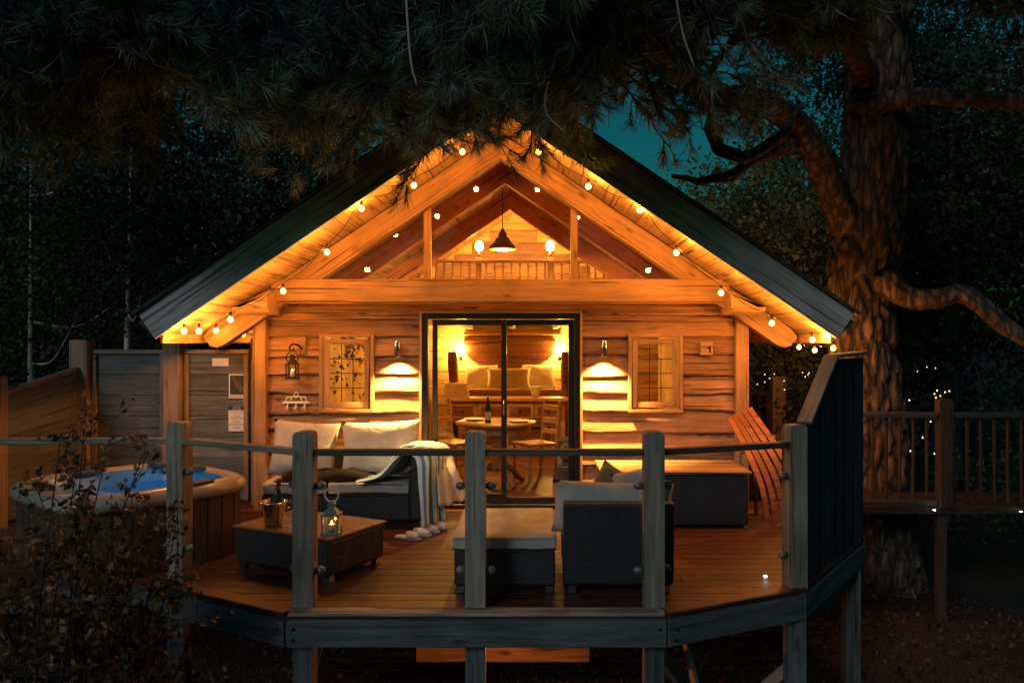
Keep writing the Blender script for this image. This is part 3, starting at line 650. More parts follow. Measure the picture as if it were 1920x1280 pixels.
wineglass('empty wine glass on the round table behind the door stile', 0.10, 9.62, TZ, 1.05)
t = thing('wine_bottle', 'dark wine bottle with pale label on the round table', 'bottle', (-0.20, 9.42, TZ))
mb = MB(); mb.lathe([(0, 0), (0.037, 0.002), (0.037, 0.18), (0.03, 0.215), (0.014, 0.24), (0.013, 0.30), (0.0, 0.302)], (-0.20, 9.42, TZ), 18); mb.build('bottle_body', M_GREENGL, t, True)
mb = MB(); mb.lathe([(0.0378, 0.03), (0.0378, 0.13)], (-0.20, 9.42, TZ), 18); mb.build('paper_label', M_PAPER, t, True)
for x, y, l in ((-0.38, 9.68, 'plate set on the table edge towards the towels'), (0.18, 9.45, 'plate set on the table edge towards the grey armchair')):
    mb = MB(); mb.lathe([(0, 0.004), (0.08, 0.003), (0.13, 0.02), (0.132, 0.023), (0.08, 0.008), (0, 0.008)], (x, y, TZ), 26); tag(mb.build('dinner_plate', M_WHITE, None, True), l, 'plate')
# sideboard
SX0, SX1, SY0, SY1 = -1.0, 0.86, 11.85, 12.25
t = boxl('sideboard', (SX0, SY0 - 0.03, 0.86), (SX1, SY1, 0.905), M_FURN); tag(t, 'long pine sideboard with drawers below the bed foot', 'sideboard')
box('carcass', (SX0 + 0.05, SY0 + 0.03, 0.55), (SX1 - 0.05, SY1 - 0.02, 0.858), M_FURN, t)
for k in range(4):
    x = SX0 + 0.09 + k * 0.425; d = box('drawer', (x, SY0 + 0.008, 0.60), (x + 0.40, SY0 + 0.028, 0.82), M_FURN, t, 0.008)
    box('drawer_panel', (x + 0.04, SY0 + 0.0, 0.64), (x + 0.36, SY0 + 0.006, 0.78), M_WAL, d); mb = MB(); mb.lathe([(0, -0.03), (0.015, -0.028), (0.015, -0.015), (0.006, -0.01), (0.006, 0)], (x + 0.2, SY0, 0.71), 10, Matrix.Rotation(R(-90), 4, 'X')); mb.build('knob', M_IRON, d, True)
for x in (SX0 + 0.08, -0.07, SX1 - 0.08):
    for y in (SY0 + 0.06, SY1 - 0.06): boxl('leg', (x - 0.035, y - 0.035, FZ), (x + 0.035, y + 0.035, 0.548), M_FURN, t)
box('lower_shelf', (SX0 + 0.06, SY0 + 0.04, 0.14), (SX1 - 0.06, SY1 - 0.03, 0.165), M_FURN, t)
for x, l in ((-0.55, 'wicker basket under the sideboard below the towels'), (0.42, 'wicker basket under the sideboard below the vase')):
    mb = MB(); mb.lathe([(0, 0), (0.2, 0.0), (0.235, 0.26), (0.24, 0.27), (0.22, 0.27), (0.19, 0.02), (0, 0.02)], (x, 12.05, 0.166), 4, Matrix.Diagonal((1.15, 0.9, 1)).to_4x4() @ Matrix.Rotation(R(45), 4, 'Z')); tag(mb.build('storage_basket', M_WAL, None), l, 'basket')
def towel(label, cx, cy, z, wd, dp, th):
    ol = []
    for i in range(9): a = R(90 + 180 * i / 8); ol.append((-wd / 2 + th / 2 * math.cos(a), th / 2 + th / 2 * math.sin(a)))
    ol += [(wd / 2, 0), (wd / 2 + 0.01, th * 0.25), (wd / 2 - 0.004, th * 0.48), (wd / 2 + 0.008, th * 0.75), (wd / 2, th)]
    mb = MB(); mb.prism([(cx + x, z + zz) for x, zz in ol], cy - dp / 2, cy + dp / 2); return tag(mb.build('folded_towel', M_TOWEL, None, False), label, 'towel', 'towels stacked on the sideboard')
for k, l in enumerate(('folded tan towel at the bottom of the sideboard stack', 'folded tan towel in the middle of the sideboard stack', 'folded tan towel on top of the sideboard stack')):
    towel(l, -0.80 - 0.008 * k, 12.0, 0.906 + k * 0.072, 0.32 - 0.02 * k, 0.3, 0.07)
t = thing('vase', 'tapered cream vase on the sideboard', 'vase', (0.37, 12.0, 0.906))
mb = MB(); mb.lathe([(0, 0), (0.045, 0.0), (0.06, 0.05), (0.095, 0.15), (0.10, 0.17), (0.09, 0.168), (0.05, 0.05), (0, 0.03)], (0.37, 12.0, 0.906), 20); mb.build('vase_body', M_PILLOW, t, True)
# bed
t = thing('log_bed', 'log framed bed with a dark boat shaped headboard', 'bed', (-0.05, 12.9, FZ))
box('mattress', (-0.9, 12.5, 0.45), (0.80, 13.3, 0.92), M_PILLOW, t, 0.04)
boxl('foot_rail', (-0.96, 12.36, 0.86), (0.86, 12.46, 1.0), M_WAL, t, 0.02)
for x in (-0.95, 0.85):
    mb = MB(); P = []
    for k in range(9): P.append((x + (0.03 if x < 0 else 0.0) * math.sin(k * 0.5) - (0.012 * k if x < 0 else 0) * -1 * 0.3, 12.55, FZ + k * 0.195))
    mb.tube(P, [0.075 + 0.006 * math.sin(k * 2.1) for k in range(9)], 10); mb.build('bed_post', M_WAL, t, True)
    boxl('side_rail', (x - 0.03, 12.63, 0.5), (x + 0.03, 13.3, 0.62), M_WAL, t)
ol = [(-0.84, 1.76), (0.72, 1.76)] + [(-0.06 + 0.78 * math.cos(a) , 1.72 - 0.42 * math.sin(a) ** 0.8) for a in [i * math.pi / 20 for i in range(1, 20)]]
mb = MB(); mb.prism(ol, 13.25, 13.36); mb.build('headboard', M_WAL, t)
boxl('shelf', (-0.82, 13.18, 1.86), (0.80, 13.37, 1.90), M_FURN, t)
def pillow_mesh(wd, hh, th, pinch=0.12, n=14, seed=0):
    """a stuffed cushion lying in x,z, thick in y"""
    mb = MB()
    for s in (-1, 1):
        P = []
        for j in range(n + 1):
            v = -1 + 2 * j / n; row = []
            for i in range(n + 1):
                u = -1 + 2 * i / n
                e = max(0.0, (1 - u * u)) ** 0.45 * max(0.0, (1 - v * v)) ** 0.45
                x = u * wd / 2 * (1 - pinch * (1 - v * v) * abs(u) ** 2 * -0.0 - pinch * 0.5 * (1 - abs(v) ** 2) * abs(u) ** 3)
                z = v * hh / 2 * (1 - pinch * 0.5 * (1 - abs(u) ** 2) * abs(v) ** 3)
                y = s * th / 2 * e * (1 + 0.12 * nz(u * 2.1 + seed, v * 2.1, s))
                row.append((x, y, z))
            P.append(row)
        mb.grid(P)
    me = mb.mesh(); bm = bmesh.new(); bm.from_mesh(me); bmesh.ops.remove_doubles(bm, verts=bm.verts, dist=0.0008); bmesh.ops.recalc_face_normals(bm, faces=bm.faces); bm.to_mesh(me); bm.free(); return me
def cushion(name, label, loc, size, rot, mat, cat='cushion', seed=0, pinch=0.16):
    M_ = Matrix.Translation(loc) @ Matrix.Rotation(rot[2], 4, 'Z') @ Matrix.Rotation(rot[0], 4, 'X') @ Matrix.Rotation(rot[1], 4, 'Y')
    return tag(link(name, pillow_mesh(*size, seed=seed, pinch=pinch), mat, None, M_, True), label, cat)
cushion('bed_pillow', 'white pillow on the bed below the lamp by the towels', (-0.52, 13.05, 1.17), (0.55, 0.42, 0.16), (R(-22), 0, 0), M_PILLOW, 'pillow', 1)
cushion('bed_pillow', 'white pillow on the bed below the lamp by the vase', (0.42, 13.05, 1.17), (0.55, 0.44, 0.16), (R(-22), 0, 0), M_PILLOW, 'pillow', 2)
cushion('print_pillow', 'faded printed cushion leaning between the white bed pillows', (-0.06, 12.86, 1.15), (0.72, 0.36, 0.14), (R(-20), 0, 0), M_PATT, 'pillow', 3)
# grey armchair inside
t = thing('tub_armchair', 'grey upholstered armchair just inside the sliding door', 'armchair', (1.02, 9.2, FZ))
box('seat_block', (0.62, 8.85, FZ), (1.42, 9.65, 0.40), M_GREYF, t, 0.04); box('backrest', (1.22, 8.86, 0.41), (1.44, 9.64, 0.85), M_GREYF, t, 0.05)
box('armrest', (0.64, 8.84, 0.405), (1.215, 9.0, 0.6), M_GREYF, t, 0.04); box('armrest', (0.64, 9.5, 0.405), (1.215, 9.65, 0.6), M_GREYF, t, 0.04)
t = thing('log_basket', 'dark basket of split logs inside the door jamb', 'basket', (-0.95, 9.05, FZ))
mb = MB(); mb.lathe([(0, 0), (0.17, 0), (0.21, 0.34), (0.19, 0.34), (0.15, 0.03), (0, 0.03)], (-0.95, 9.05, FZ), 20); mb.build('basket_body', M_WICK, t, True)
for k in range(7):
    a = k * 0.9; mb = MB(); mb.tube([(-0.95 + 0.09 * math.cos(a), 9.05 + 0.09 * math.sin(a), 0.08), (-0.95 + 0.12 * math.cos(a), 9.05 + 0.12 * math.sin(a), 0.46 + 0.05 * (k % 3))], 0.045, 6); mb.build('split_log', M_INT, t)

# ------------------------------------------------------------------ deck
deck = thing('timber_deck', 'raised brown timber deck with grey fascia and angled corners', 'deck', (0, 5.1, 0))
OUT = [(-1.24, 5.10), (1.19, 5.10), (2.22, 5.60), (3.22, 7.0), (3.22, 8.75), (-2.34, 8.75), (-2.34, 5.72)]
for k in range(21): boxl('plank', (-4.75, 5.72 + k * 0.144, -0.028), (-2.345, 5.72 + k * 0.144 + 0.139, -0.003), M_DECK, deck, 0.002)
def xr(y):
    xs_ = []
    for i in range(len(OUT)):
        (ax, ay), (bx, by) = OUT[i], OUT[(i + 1) % len(OUT)]
        if (ay <= y) != (by <= y): xs_.append(ax + (y - ay) * (bx - ax) / (by - ay))
    return (min(xs_), max(xs_)) if len(xs_) > 1 else None
y = 5.10; k = 0
while y < 8.74:
    y1 = min(y + 0.142, 8.745)
    a, b_ = xr(y + 0.004), xr(y1 - 0.004)
    if a and b_:
        cuts = [a[0]] + ([random.uniform(-1.6, 1.6)] if k % 2 else [random.uniform(-2.2, -1.2), random.uniform(1.0, 2.0)]) + [a[1]]
        lo_, hi_ = max(a[0], b_[0]) + 0.3, min(a[1], b_[1]) - 0.3; cuts = [a[0]] + sorted(c for c in cuts[1:-1] if lo_ < c < hi_) + [a[1]]
        c2 = [b_[0]] + cuts[1:-1] + [b_[1]]
        for j in range(len(cuts) - 1):
            if cuts[j + 1] - cuts[j] < 0.12: continue
            g = 0.002; mb = MB(); zt = -0.001 * random.random(); y0c, y1c = y, y1 - 0.006
            q = [(cuts[j] + g, y0c), (cuts[j+1] - g, y0c), (c2[j+1] - g, y1c), (c2[j] + g, y1c)]
            mb.add([(p[0], p[1], -0.028) for p in q] + [(p[0], p[1] + (0.003 if i < 2 else -0.003) * 0, zt - 0.003) for i, p in enumerate(q)] , [(0,3,2,1),(4,5,6,7),(0,1,5,4),(1,2,6,5),(2,3,7,6),(3,0,4,7)])
            mb.build('plank', M_DECK, deck)
    y += 0.146; k += 1
fp = [(-4.75, 5.70), (-2.35, 5.70), (-1.245, 5.08), (1.195, 5.08), (2.235, 5.585), (3.25, 7.0)]
for i in range(len(fp) - 1):
    a, b_ = Vector((*fp[i], -0.115)), Vector((*fp[i + 1], -0.115)); d = (b_ - a).normalized() * 0.004
    beam('fascia', a + d, b_ - d, 0.04, 0.175, M_FASC, deck, c=0.006)
    a2, b2 = Vector((*fp[i], -0.012)), Vector((*fp[i + 1], -0.012)); n_ = Vector((-(b_ - a).y, (b_ - a).x, 0)).normalized() * 0.05
    if i > 0: beam('edge_board', a2 + n_ + d * 3 + Vector((0, 0, 0.016)), b2 + n_ - d * 3 + Vector((0, 0, 0.016)), 0.12, 0.022, M_DECK if i != 2 else M_GREY, deck, c=0.004)
for (x, y) in fp[1:5]:
    for dx, dz in ((-0.05, -0.08), (0.05, -0.08), (0.05, -0.15)):
        mb = MB(); mb.lathe([(0, -0.028), (0.009, -0.027), (0.011, -0.02)], (x + dx, y - 0.008 + 0.25 * abs(dx) * 0, dz), 8, Matrix.Rotation(R(-90), 4, 'X')); mb.build('bolt', M_IRON, deck, True)
for k in range(5):
    yj = 5.5 + k * 0.75; r_ = xr(yj); boxl('joist', (r_[0] + 0.05, yj - 0.03, -0.2), (r_[1] - 0.05, yj + 0.03, -0.032), M_GREY, deck)
PP = [(-2.268, 5.85), (-1.168, 5.24), (-0.041, 5.24), (1.131, 5.24), (2.203, 5.66)]
for x, y in PP + [(3.1, 6.9), (-4.6, 5.85), (-2.2, 8.2), (2.2, 8.2)]:
    boxl('support_post', (x - 0.065, y - 0.062, GZ - 0.3), (x + 0.065, y + 0.062, -0.21), M_FASC, deck)
beam('brace', (-1.11, 5.36, -0.22), (-1.65, 6.9, -1.35), 0.07, 0.1, M_GREY, deck); beam('brace', (1.07, 5.36, -0.22), (1.75, 6.9, -1.35), 0.07, 0.1, M_GREY, deck)
beam('brace', (-1.10, 5.30, -0.95), (-0.55, 5.30, -0.22), 0.06, 0.09, M_GREY, deck) if False else None
beam('lower_stretcher', (-0.62, 6.5, -0.80), (0.80, 6.5, -0.80), 0.06, 0.125, M_CLAD, deck)
for x in (-0.53, 0.71): boxl('hanger', (x - 0.02, 6.54, -0.86), (x + 0.02, 6.58, -0.21), M_POST, deck)
beam('brace', (1.42, 5.9, -0.24), (1.62, 5.6, -1.3), 0.04, 0.05, M_POST, deck); beam('brace', (2.2, 5.75, -0.6), (1.75, 6.3, -1.35), 0.06, 0.08, M_POST, deck)
t = thing('added_underdeck_lamp', 'small added lamp beneath the deck joists lighting the ground', 'lamp', (0.15, 5.75, -0.22))  # added lamp, accounts for the orange light below the deck
mb = MB(); mb.lathe([(0, -0.205), (0.07, -0.205), (0.07, -0.235), (0.055, -0.24), (0, -0.24)], (0.15, 5.75, 0), 18); mb.build('lamp_body', M_IRON, t, True)
mb = MB(); mb.lathe([(0.054, -0.241), (0.045, -0.27), (0, -0.285)], (0.15, 5.75, 0), 18); mb.build('lamp_lens', M_GLOBE, t, True)
point_light('lamp_light', (0.15, 5.75, -0.33), 22, t, (1.0, 0.30, 0.06), 0.04)
# deck spot lights
for q, l in (((1435, 1078, 5.9), 'tiny white deck light beside the post that carries the dark screen'), ((1752, 957, 8.3), 'tiny white light on the walkway edge below the pine trunk'), ((1914, 960, 8.3), 'tiny white light at the dark far end of the walkway edge')):
    p = at(*q); zt = 0.001 if q[0] < 1500 else p.z
    t = thing('deck_light', l, 'light', (p.x, p.y, zt))
    mb = MB(); mb.lathe([(0.016, 0.0), (0.026, 0.0), (0.024, 0.006), (0.016, 0.006)], (p.x, p.y, zt), 14); mb.build('bezel', M_CHROME, t, True)
    mb = MB(); mb.lathe([(0, 0.012), (0.010, 0.010), (0.016, 0.003)], (p.x, p.y, zt), 12); mb.build('lens', M_LED, t, True)
    point_light('led_light', (p.x, p.y, zt + 0.03), 0.04, t, (0.7, 0.95, 1.0), 0.012)
# glass balustrade
rail = thing('deck_balustrade', 'weathered grey deck railing with clear glass panels and round topped posts', 'railing', (0, 5.24, 0))
def deck_post(x, y, h=1.16, rz=0):
    mb = MB(); a, rr = 0.066, 0.03; ol = [(-a, 0)] + [(-a, h - rr), (-a + rr * 0.3, h - rr * 0.3), (-a + rr, h), (a - rr, h), (a - rr * 0.3, h - rr * 0.3), (a, h - rr), (a, 0)]
    mb.prism(ol, -0.062, 0.062); me = mb.mesh()
    Mx = Matrix.Translation((x, y, 0)) @ Matrix.Rotation(rz, 4, 'Z')
    G = Matrix(((0, 0, 1, 0), (0, 1, 0, 0), (-1, 0, 0, 0), (0, 0, 0, 1)))   # grain axis x -> up
    me.transform(G.inverted()); return link('post', me, M_GREY, rail, Mx @ G)
RZ = [R(-14), R(-14), 0, R(12), R(25)]
posts = [deck_post(x, y, 1.16, 0 if 0 < i < 4 else (R(-12) if i == 0 else R(12))) for i, (x, y) in enumerate(PP)]
runs = [((-4.6, 5.82), PP[0])] + [(PP[i], PP[i + 1]) for i in range(4)]
deck_post(-4.62, 5.82)
for i, (a, b_) in enumerate(runs):
    a, b_ = Vector((*a, 0)), Vector((*b_, 0)); d = (b_ - a).normalized(); p0, p1 = a + d * 0.068, b_ - d * 0.068
    up = Vector((0, 0, 1))
    beam('handrail', p0 + up * 1.02, p1 + up * 1.02, 0.085, 0.04, M_RAIL if i > 1 else M_GREY, rail)
    beam('glass_panel', a + d * 0.10 + up * 0.50, b_ - d * 0.10 + up * 0.50, 0.008, 0.84, M_GLASS2, rail, c=0.0)
    for q, s in ((a, 1), (b_, -1)):
        for z in (0.24, 0.80):
            c = q + d * s * 0.098 + up * z
            Mx = frame_matrix(c - d * 0.03, c + d * 0.03)
            mb = MB(); mb.lathe([(0, -0.018), (0.026, -0.018), (0.028, 0.0), (0.026, 0.018), (0, 0.018)], (0, 0, 0), 12, Matrix.Rotation(R(90), 4, 'X') @ Matrix.Scale(1.3, 4, (1, 0, 0)))
            mb.build('glass_clamp', M_CLAMP, rail, True, Mx)
# vertical board screen on the pine side
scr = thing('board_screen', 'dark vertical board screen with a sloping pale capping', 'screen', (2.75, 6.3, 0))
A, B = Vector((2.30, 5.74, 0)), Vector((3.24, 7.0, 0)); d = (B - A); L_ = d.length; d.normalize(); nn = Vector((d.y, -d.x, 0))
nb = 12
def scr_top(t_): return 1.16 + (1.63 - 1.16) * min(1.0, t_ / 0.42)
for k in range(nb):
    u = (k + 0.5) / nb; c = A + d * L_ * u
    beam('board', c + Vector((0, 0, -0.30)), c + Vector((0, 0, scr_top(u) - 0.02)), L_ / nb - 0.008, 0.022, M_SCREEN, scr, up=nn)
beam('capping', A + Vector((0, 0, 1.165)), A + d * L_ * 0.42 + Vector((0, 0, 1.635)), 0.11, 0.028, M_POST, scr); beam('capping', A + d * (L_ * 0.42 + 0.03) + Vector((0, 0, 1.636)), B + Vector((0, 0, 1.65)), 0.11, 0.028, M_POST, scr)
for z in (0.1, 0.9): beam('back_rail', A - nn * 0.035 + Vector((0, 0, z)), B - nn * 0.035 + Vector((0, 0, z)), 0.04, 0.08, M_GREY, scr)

# ------------------------------------------------------------------ fence with notices
fence = thing('plank_fence', 'horizontal plank fence with chunky square posts behind the hot tub', 'fence', (-3.6, 8.6, 0))
def fpost(x, y, z, w_=0.19): beam('post', (x, y, -0.05), (x, y, z), w_, w_, M_POST, fence, up=(0, 1, 0), c=0.01)
fpost(-3.51, 8.52, 1.765); fpost(-4.50, 8.52, 1.765); fpost(-4.72, 7.45, 1.42, 0.16); fpost(-2.66, 8.58, 1.78, 0.09)
def fpanel(A, B, za, zb, nb, z0=0.05, frame=True):
    A, B = Vector((*A, 0)), Vector((*B, 0)); d = (B - A).normalized(); up = Vector((0, 0, 1)); n_ = Vector((-d.y, d.x, 0))
    for k in range(nb):
        f0, f1 = k / nb, (k + 1) / nb
        pa, pb = z0 + (za - z0) * (f0 + f1) / 2, z0 + (zb - z0) * (f0 + f1) / 2
        of = n_ * (0.004 * (k % 2) if za != zb else 0); beam('plank', A + up * pa + of, B + up * pb + of, 0.022, (max(za, zb) - z0) / nb - 0.004, M_FENCE, fence)
    beam('top_rail', A + up * (za + 0.02) - n_ * 0.012, B + up * (zb + 0.02) - n_ * 0.012, 0.06, 0.045, M_POST, fence)
    if frame:
        for q, s in ((A, 1), (B, -1)): beam('batten', q + d * s * 0.03 - n_ * 0.028 + up * z0, q + d * s * 0.03 - n_ * 0.028 + up * (za - 0.01), 0.05, 0.032, M_POST, fence, up=n_)
fpanel((-4.40, 8.54), (-3.61, 8.54), 1.62, 1.62, 7); fpanel((-3.41, 8.54), (-2.71, 8.54), 1.62, 1.62, 7)
fpanel((-4.70, 7.54), (-4.52, 8.42), 1.24, 1.44, 6, frame=False)
fpanel((-5.6, 7.1), (-4.80, 7.43), 1.2, 1.24, 6, frame=False)
# notices
def text_mesh(s, size, loc, mat, parent, name='lettering'):
    cu = bpy.data.curves.new('t', 'FONT'); cu.body = s; cu.size = size; cu.align_x = 'CENTER'; cu.extrude = 0.0004
    o = bpy.data.objects.new('t', cu); COL.objects.link(o); bpy.context.view_layer.update()
    me = bpy.data.meshes.new_from_object(o.evaluated_get(bpy.context.evaluated_depsgraph_get())); bpy.data.objects.remove(o)
    me.materials.clear()
    return link(name, me, mat, parent, Matrix.Translation(loc) @ Matrix.Rotation(R(90), 4, 'X'))
YN = 8.515
p = at(413, 679, YN); t = box('notice_plate', (p.x - 0.088, YN, p.z - 0.042), (p.x + 0.088, YN + 0.01, p.z + 0.042), M_PAPER, None, 0.002)
tag(t, 'small blank looking white plate at the top of the fence', 'sign')
for k, l in enumerate((0.13, 0.11, 0.12)): box('text_line', (p.x - l / 2, YN - 0.0012, p.z + 0.02 - k * 0.02), (p.x + l / 2, YN - 0.0002, p.z + 0.024 - k * 0.02), M_PINK, t, 0)
p = at(446, 724, YN); t = box('poster_frame', (p.x - 0.098, YN, p.z - 0.13), (p.x + 0.098, YN + 0.012, p.z + 0.13), M_PAPER, None, 0.002)
tag(t, 'framed dark picture of a slanting bottle on the fence', 'poster')
box('picture', (p.x - 0.085, YN - 0.0015, p.z - 0.09), (p.x + 0.085, YN - 0.0002, p.z + 0.118), M_INK, t, 0)
mb = MB(); c0 = (p.x, p.z + 0.015)
ol = [(-0.013, 0.10), (0.013, 0.10), (0.014, 0.04), (0.028, 0.01), (0.028, -0.085), (-0.028, -0.085), (-0.028, 0.01), (-0.014, 0.04)]
ca, sa = math.cos(R(32)), math.sin(R(32))
mb.prism([(c0[0] + x * ca - z * sa, c0[1] + x * sa + z * ca) for x, z in ol], YN - 0.0028, YN - 0.0017); mb.build('printed_bottle', M_COPPER, t)
box('caption_strip', (p.x - 0.085, YN - 0.0015, p.z - 0.122), (p.x + 0.085, YN - 0.0002, p.z - 0.098), M_PINK, t, 0)
p = at(444, 785, YN); t = box('safety_notice', (p.x - 0.09, YN, p.z - 0.135), (p.x + 0.09, YN + 0.008, p.z + 0.135), M_PAPER, None, 0.002)
tag(t, 'white hot tub safety notice with dark heading on the fence', 'sign')
box('heading_band', (p.x - 0.09, YN - 0.0015, p.z + 0.092), (p.x + 0.09, YN - 0.0002, p.z + 0.137), M_INK, t, 0)
text_mesh('Hot Tub', 0.022, (p.x, YN - 0.0022, p.z + 0.117), M_PAPER, t); text_mesh('Safety Rules', 0.020, (p.x, YN - 0.0022, p.z + 0.098), M_PAPER, t)
for k in range(9):
    l = 0.14 - 0.03 * ((k * 7) % 3); box('text_line', (p.x - l / 2, YN - 0.0012, p.z + 0.07 - k * 0.021), (p.x + l / 2, YN - 0.0002, p.z + 0.075 - k * 0.021), M_PINK if k % 3 == 1 else M_INK, t, 0)

# ------------------------------------------------------------------ hot tub
TX, TY, TR, TZR = -2.98, 6.56, 0.76, 0.63
def tub_r(a, r):
    """rounded square plan turned so that one corner faces the cabin corner"""
    b_ = a - R(52); return r / (abs(math.cos(b_)) ** 4 + abs(math.sin(b_)) ** 4) ** 0.25
def tub_ring(r, z, n=72): return [(TX + tub_r(a, r) * math.cos(a), TY + tub_r(a, r) * math.sin(a), z) for a in [2 * math.pi * k / n for k in range(n + 1)]]
t = thing('hot_tub', 'rounded square hot tub with pearl rim, blue water and dark cabinet', 'hot tub', (TX, TY, 0))
n = 40; ring = tub_ring(TR - 0.05, 0, n)
for k in range(n):
    a, b_ = Vector(ring[k]), Vector(ring[k + 1]); c = (a + b_) / 2; o_ = Vector((b_.y - a.y, a.x - b_.x, 0)).normalized()
    beam('cabinet_stave', c, c + Vector((0, 0, TZR - 0.10)), (b_ - a).length - 0.004, 0.03, M_TUBSIDE, t, up=o_)
mb = MB(); mb.grid([tub_ring(r, z) for r, z in [(TR - 0.10, TZR - 0.13), (TR - 0.02, TZR - 0.125), (TR + 0.005, TZR - 0.09), (TR, TZR - 0.05), (TR - 0.035, TZR - 0.015), (TR - 0.08, TZR), (TR - 0.13, TZR - 0.005), (TR - 0.16, TZR - 0.03)]]); mb.build('rim', M_TUB, t, True)
mb = MB(); P = []
for j, (r, z) in enumerate([(TR - 0.155, TZR - 0.028), (TR - 0.19, TZR - 0.10), (TR - 0.22, TZR - 0.25), (TR - 0.27, 0.30), (TR - 0.34, 0.25), (0.01, 0.25)]):
    P.append([(x + (0.03 * math.sin(6 * k * 2 * math.pi / 72) * (x - TX) if 0 < j < 5 else 0), y + (0.03 * math.sin(6 * k * 2 * math.pi / 72) * (y - TY) if 0 < j < 5 else 0), z_) for k, (x, y, z_) in enumerate(tub_ring(r, z))])
mb.grid(P); mb.build('shell', M_TUBIN, t, True)
mb = MB(); mb.grid([tub_ring(r, TZR - 0.14 + 0.004 * math.sin(r * 40)) for r in (0.001, 0.1, 0.2, 0.3, 0.4, 0.5, TR - 0.17)]); mb.build('water', M_WATER, t, True)
mb = MB(); mb.lathe([(0, -0.02), (0.04, -0.015), (0.045, 0.0)], (TX + 0.1, TY + 0.42, 0.38), 14, Matrix.Rotation(R(-90), 4, 'X')); mb.build('added_tub_lamp', emit('added_blue_glow', (0.25, 0.7, 1.0), 2.0), t, True)  # added blue lamp and point light that make the water look lit
point_light('added_tub_light', (TX + 0.06, TY + 0.30, 0.40), 2.0, t, (0.04, 0.62, 1.0), 0.04)
for a in (R(60), R(95), R(150), R(220)):
    c = Vector((TX + tub_r(a, TR - 0.15) * math.cos(a), TY + tub_r(a, TR - 0.15) * math.sin(a), TZR - 0.02))
    o = link('headrest', pillow_mesh(0.30, 0.10, 0.07, seed=a), M_GREYF, t, Matrix.Translation(c) @ Matrix.Rotation(a + R(90), 4, 'Z') @ Matrix.Rotation(R(-40), 4, 'X'), True)
c = Vector((TX + tub_r(R(-20), TR - 0.075) * math.cos(R(-20)), TY + tub_r(R(-20), TR - 0.075) * math.sin(R(-20)), TZR))
o = link('control_panel', box_mesh(0.20, 0.085, 0.02, 0.006), M_BLACK, t, Matrix.Translation(c + Vector((0, 0, 0.003))) @ Matrix.Rotation(R(62), 4, 'Z'))

# ------------------------------------------------------------------ rattan furniture
def feet(t, pts, mat=M_CHROME):
    for x, y in pts: box('foot', (x - 0.03, y - 0.03, 0.0), (x + 0.03, y + 0.03, 0.055), mat, t, 0.004)
def seat_pad(name, lo, hi, parent, seed=0):
    lo, hi = Vector(lo), Vector(hi); s = hi - lo
    bm = bmesh.new(); bmesh.ops.create_cube(bm, size=1.0); bmesh.ops.subdivide_edges(bm, edges=bm.edges, cuts=6, use_grid_fill=True)
    for v in bm.verts:
        e = 1 - max(abs(v.co.x), abs(v.co.y)) * 2
        z = v.co.z * s.z + (0.015 * (1 - (2 * v.co.x) ** 2) * (1 - (2 * v.co.y) ** 2) + 0.006 * nz(v.co.x * 4 + seed, v.co.y * 4)) * (1 if v.co.z > 0.3 else 0)
        v.co = Vector((v.co.x * s.x, v.co.y * s.y, z))
    me = bpy.data.meshes.new('pad'); 
    bmesh.ops.bevel(bm, geom=[e for e in bm.edges if e.calc_face_angle(0) > 1.0], offset=0.018, segments=2, affect='EDGES', profile=0.6); bm.to_mesh(me); bm.free()
    return link(name, me, M_CUSH, parent, Matrix.Translation((lo + hi) / 2), True)
# two seat sofa under the lantern window
t = thing('rattan_sofa', 'black rattan two seat sofa with pale pads below the lantern side window', 'sofa', (-1.5, 7.85, 0))
box('base', (-2.24, 7.52, 0.055), (-0.83, 8.16, 0.30), M_WICK, t, 0.015)
box('backrest', (-2.24, 8.04, 0.301), (-0.83, 8.22, 0.66), M_WICK, t, 0.02)
box('armrest', (-0.828, 7.46, 0.055), (-0.66, 8.22, 0.67), M_WICK, t, 0.03)
seat_pad('seat_pad', (-2.22, 7.49, 0.302), (-1.62, 8.03, 0.42), t, 1); seat_pad('seat_pad', (-1.60, 7.49, 0.302), (-0.835, 8.03, 0.42), t, 2)
feet(t, [(-2.2, 7.58), (-0.72, 7.55), (-2.2, 8.1), (-0.72, 8.1)])
cushion('back_cushion', 'pale square back cushion on the sofa end towards the hot tub', (-1.95, 7.93, 0.68), (0.66, 0.56, 0.20), (R(-14), R(5), R(6)), M_CUSH, seed=4)
cushion('back_cushion', 'pale wide back cushion on the sofa end towards the door', (-1.19, 7.95, 0.68), (0.80, 0.56, 0.20), (R(-13), R(-2), 0), M_CUSH, seed=5)
mb = MB(); P = []
for j in range(19):
    v = j / 18; row = []
    for i in range(25):
        u = i / 24; x = -2.12 + 0.92 * u; y = 7.50 + 0.42 * v
        e = (max(0, 1 - (2 * u - 1) ** 4)) ** 0.5 * (max(0, 1 - (2 * v - 1) ** 4)) ** 0.5
        row.append((x + 0.05 * nz(v * 3, 2.2), y - 0.03 * nz(u * 4, 7.0), 0.425 + e * (0.075 + 0.045 * nz(u * 5, v * 4, 1.3) + 0.015 * nz(u * 30, v * 30, 4))))
    P.append(row)
mb.grid(P); tag(mb.build('fur_throw', M_THROW, None, True), 'black furry throw heaped across the sofa seat', 'throw')
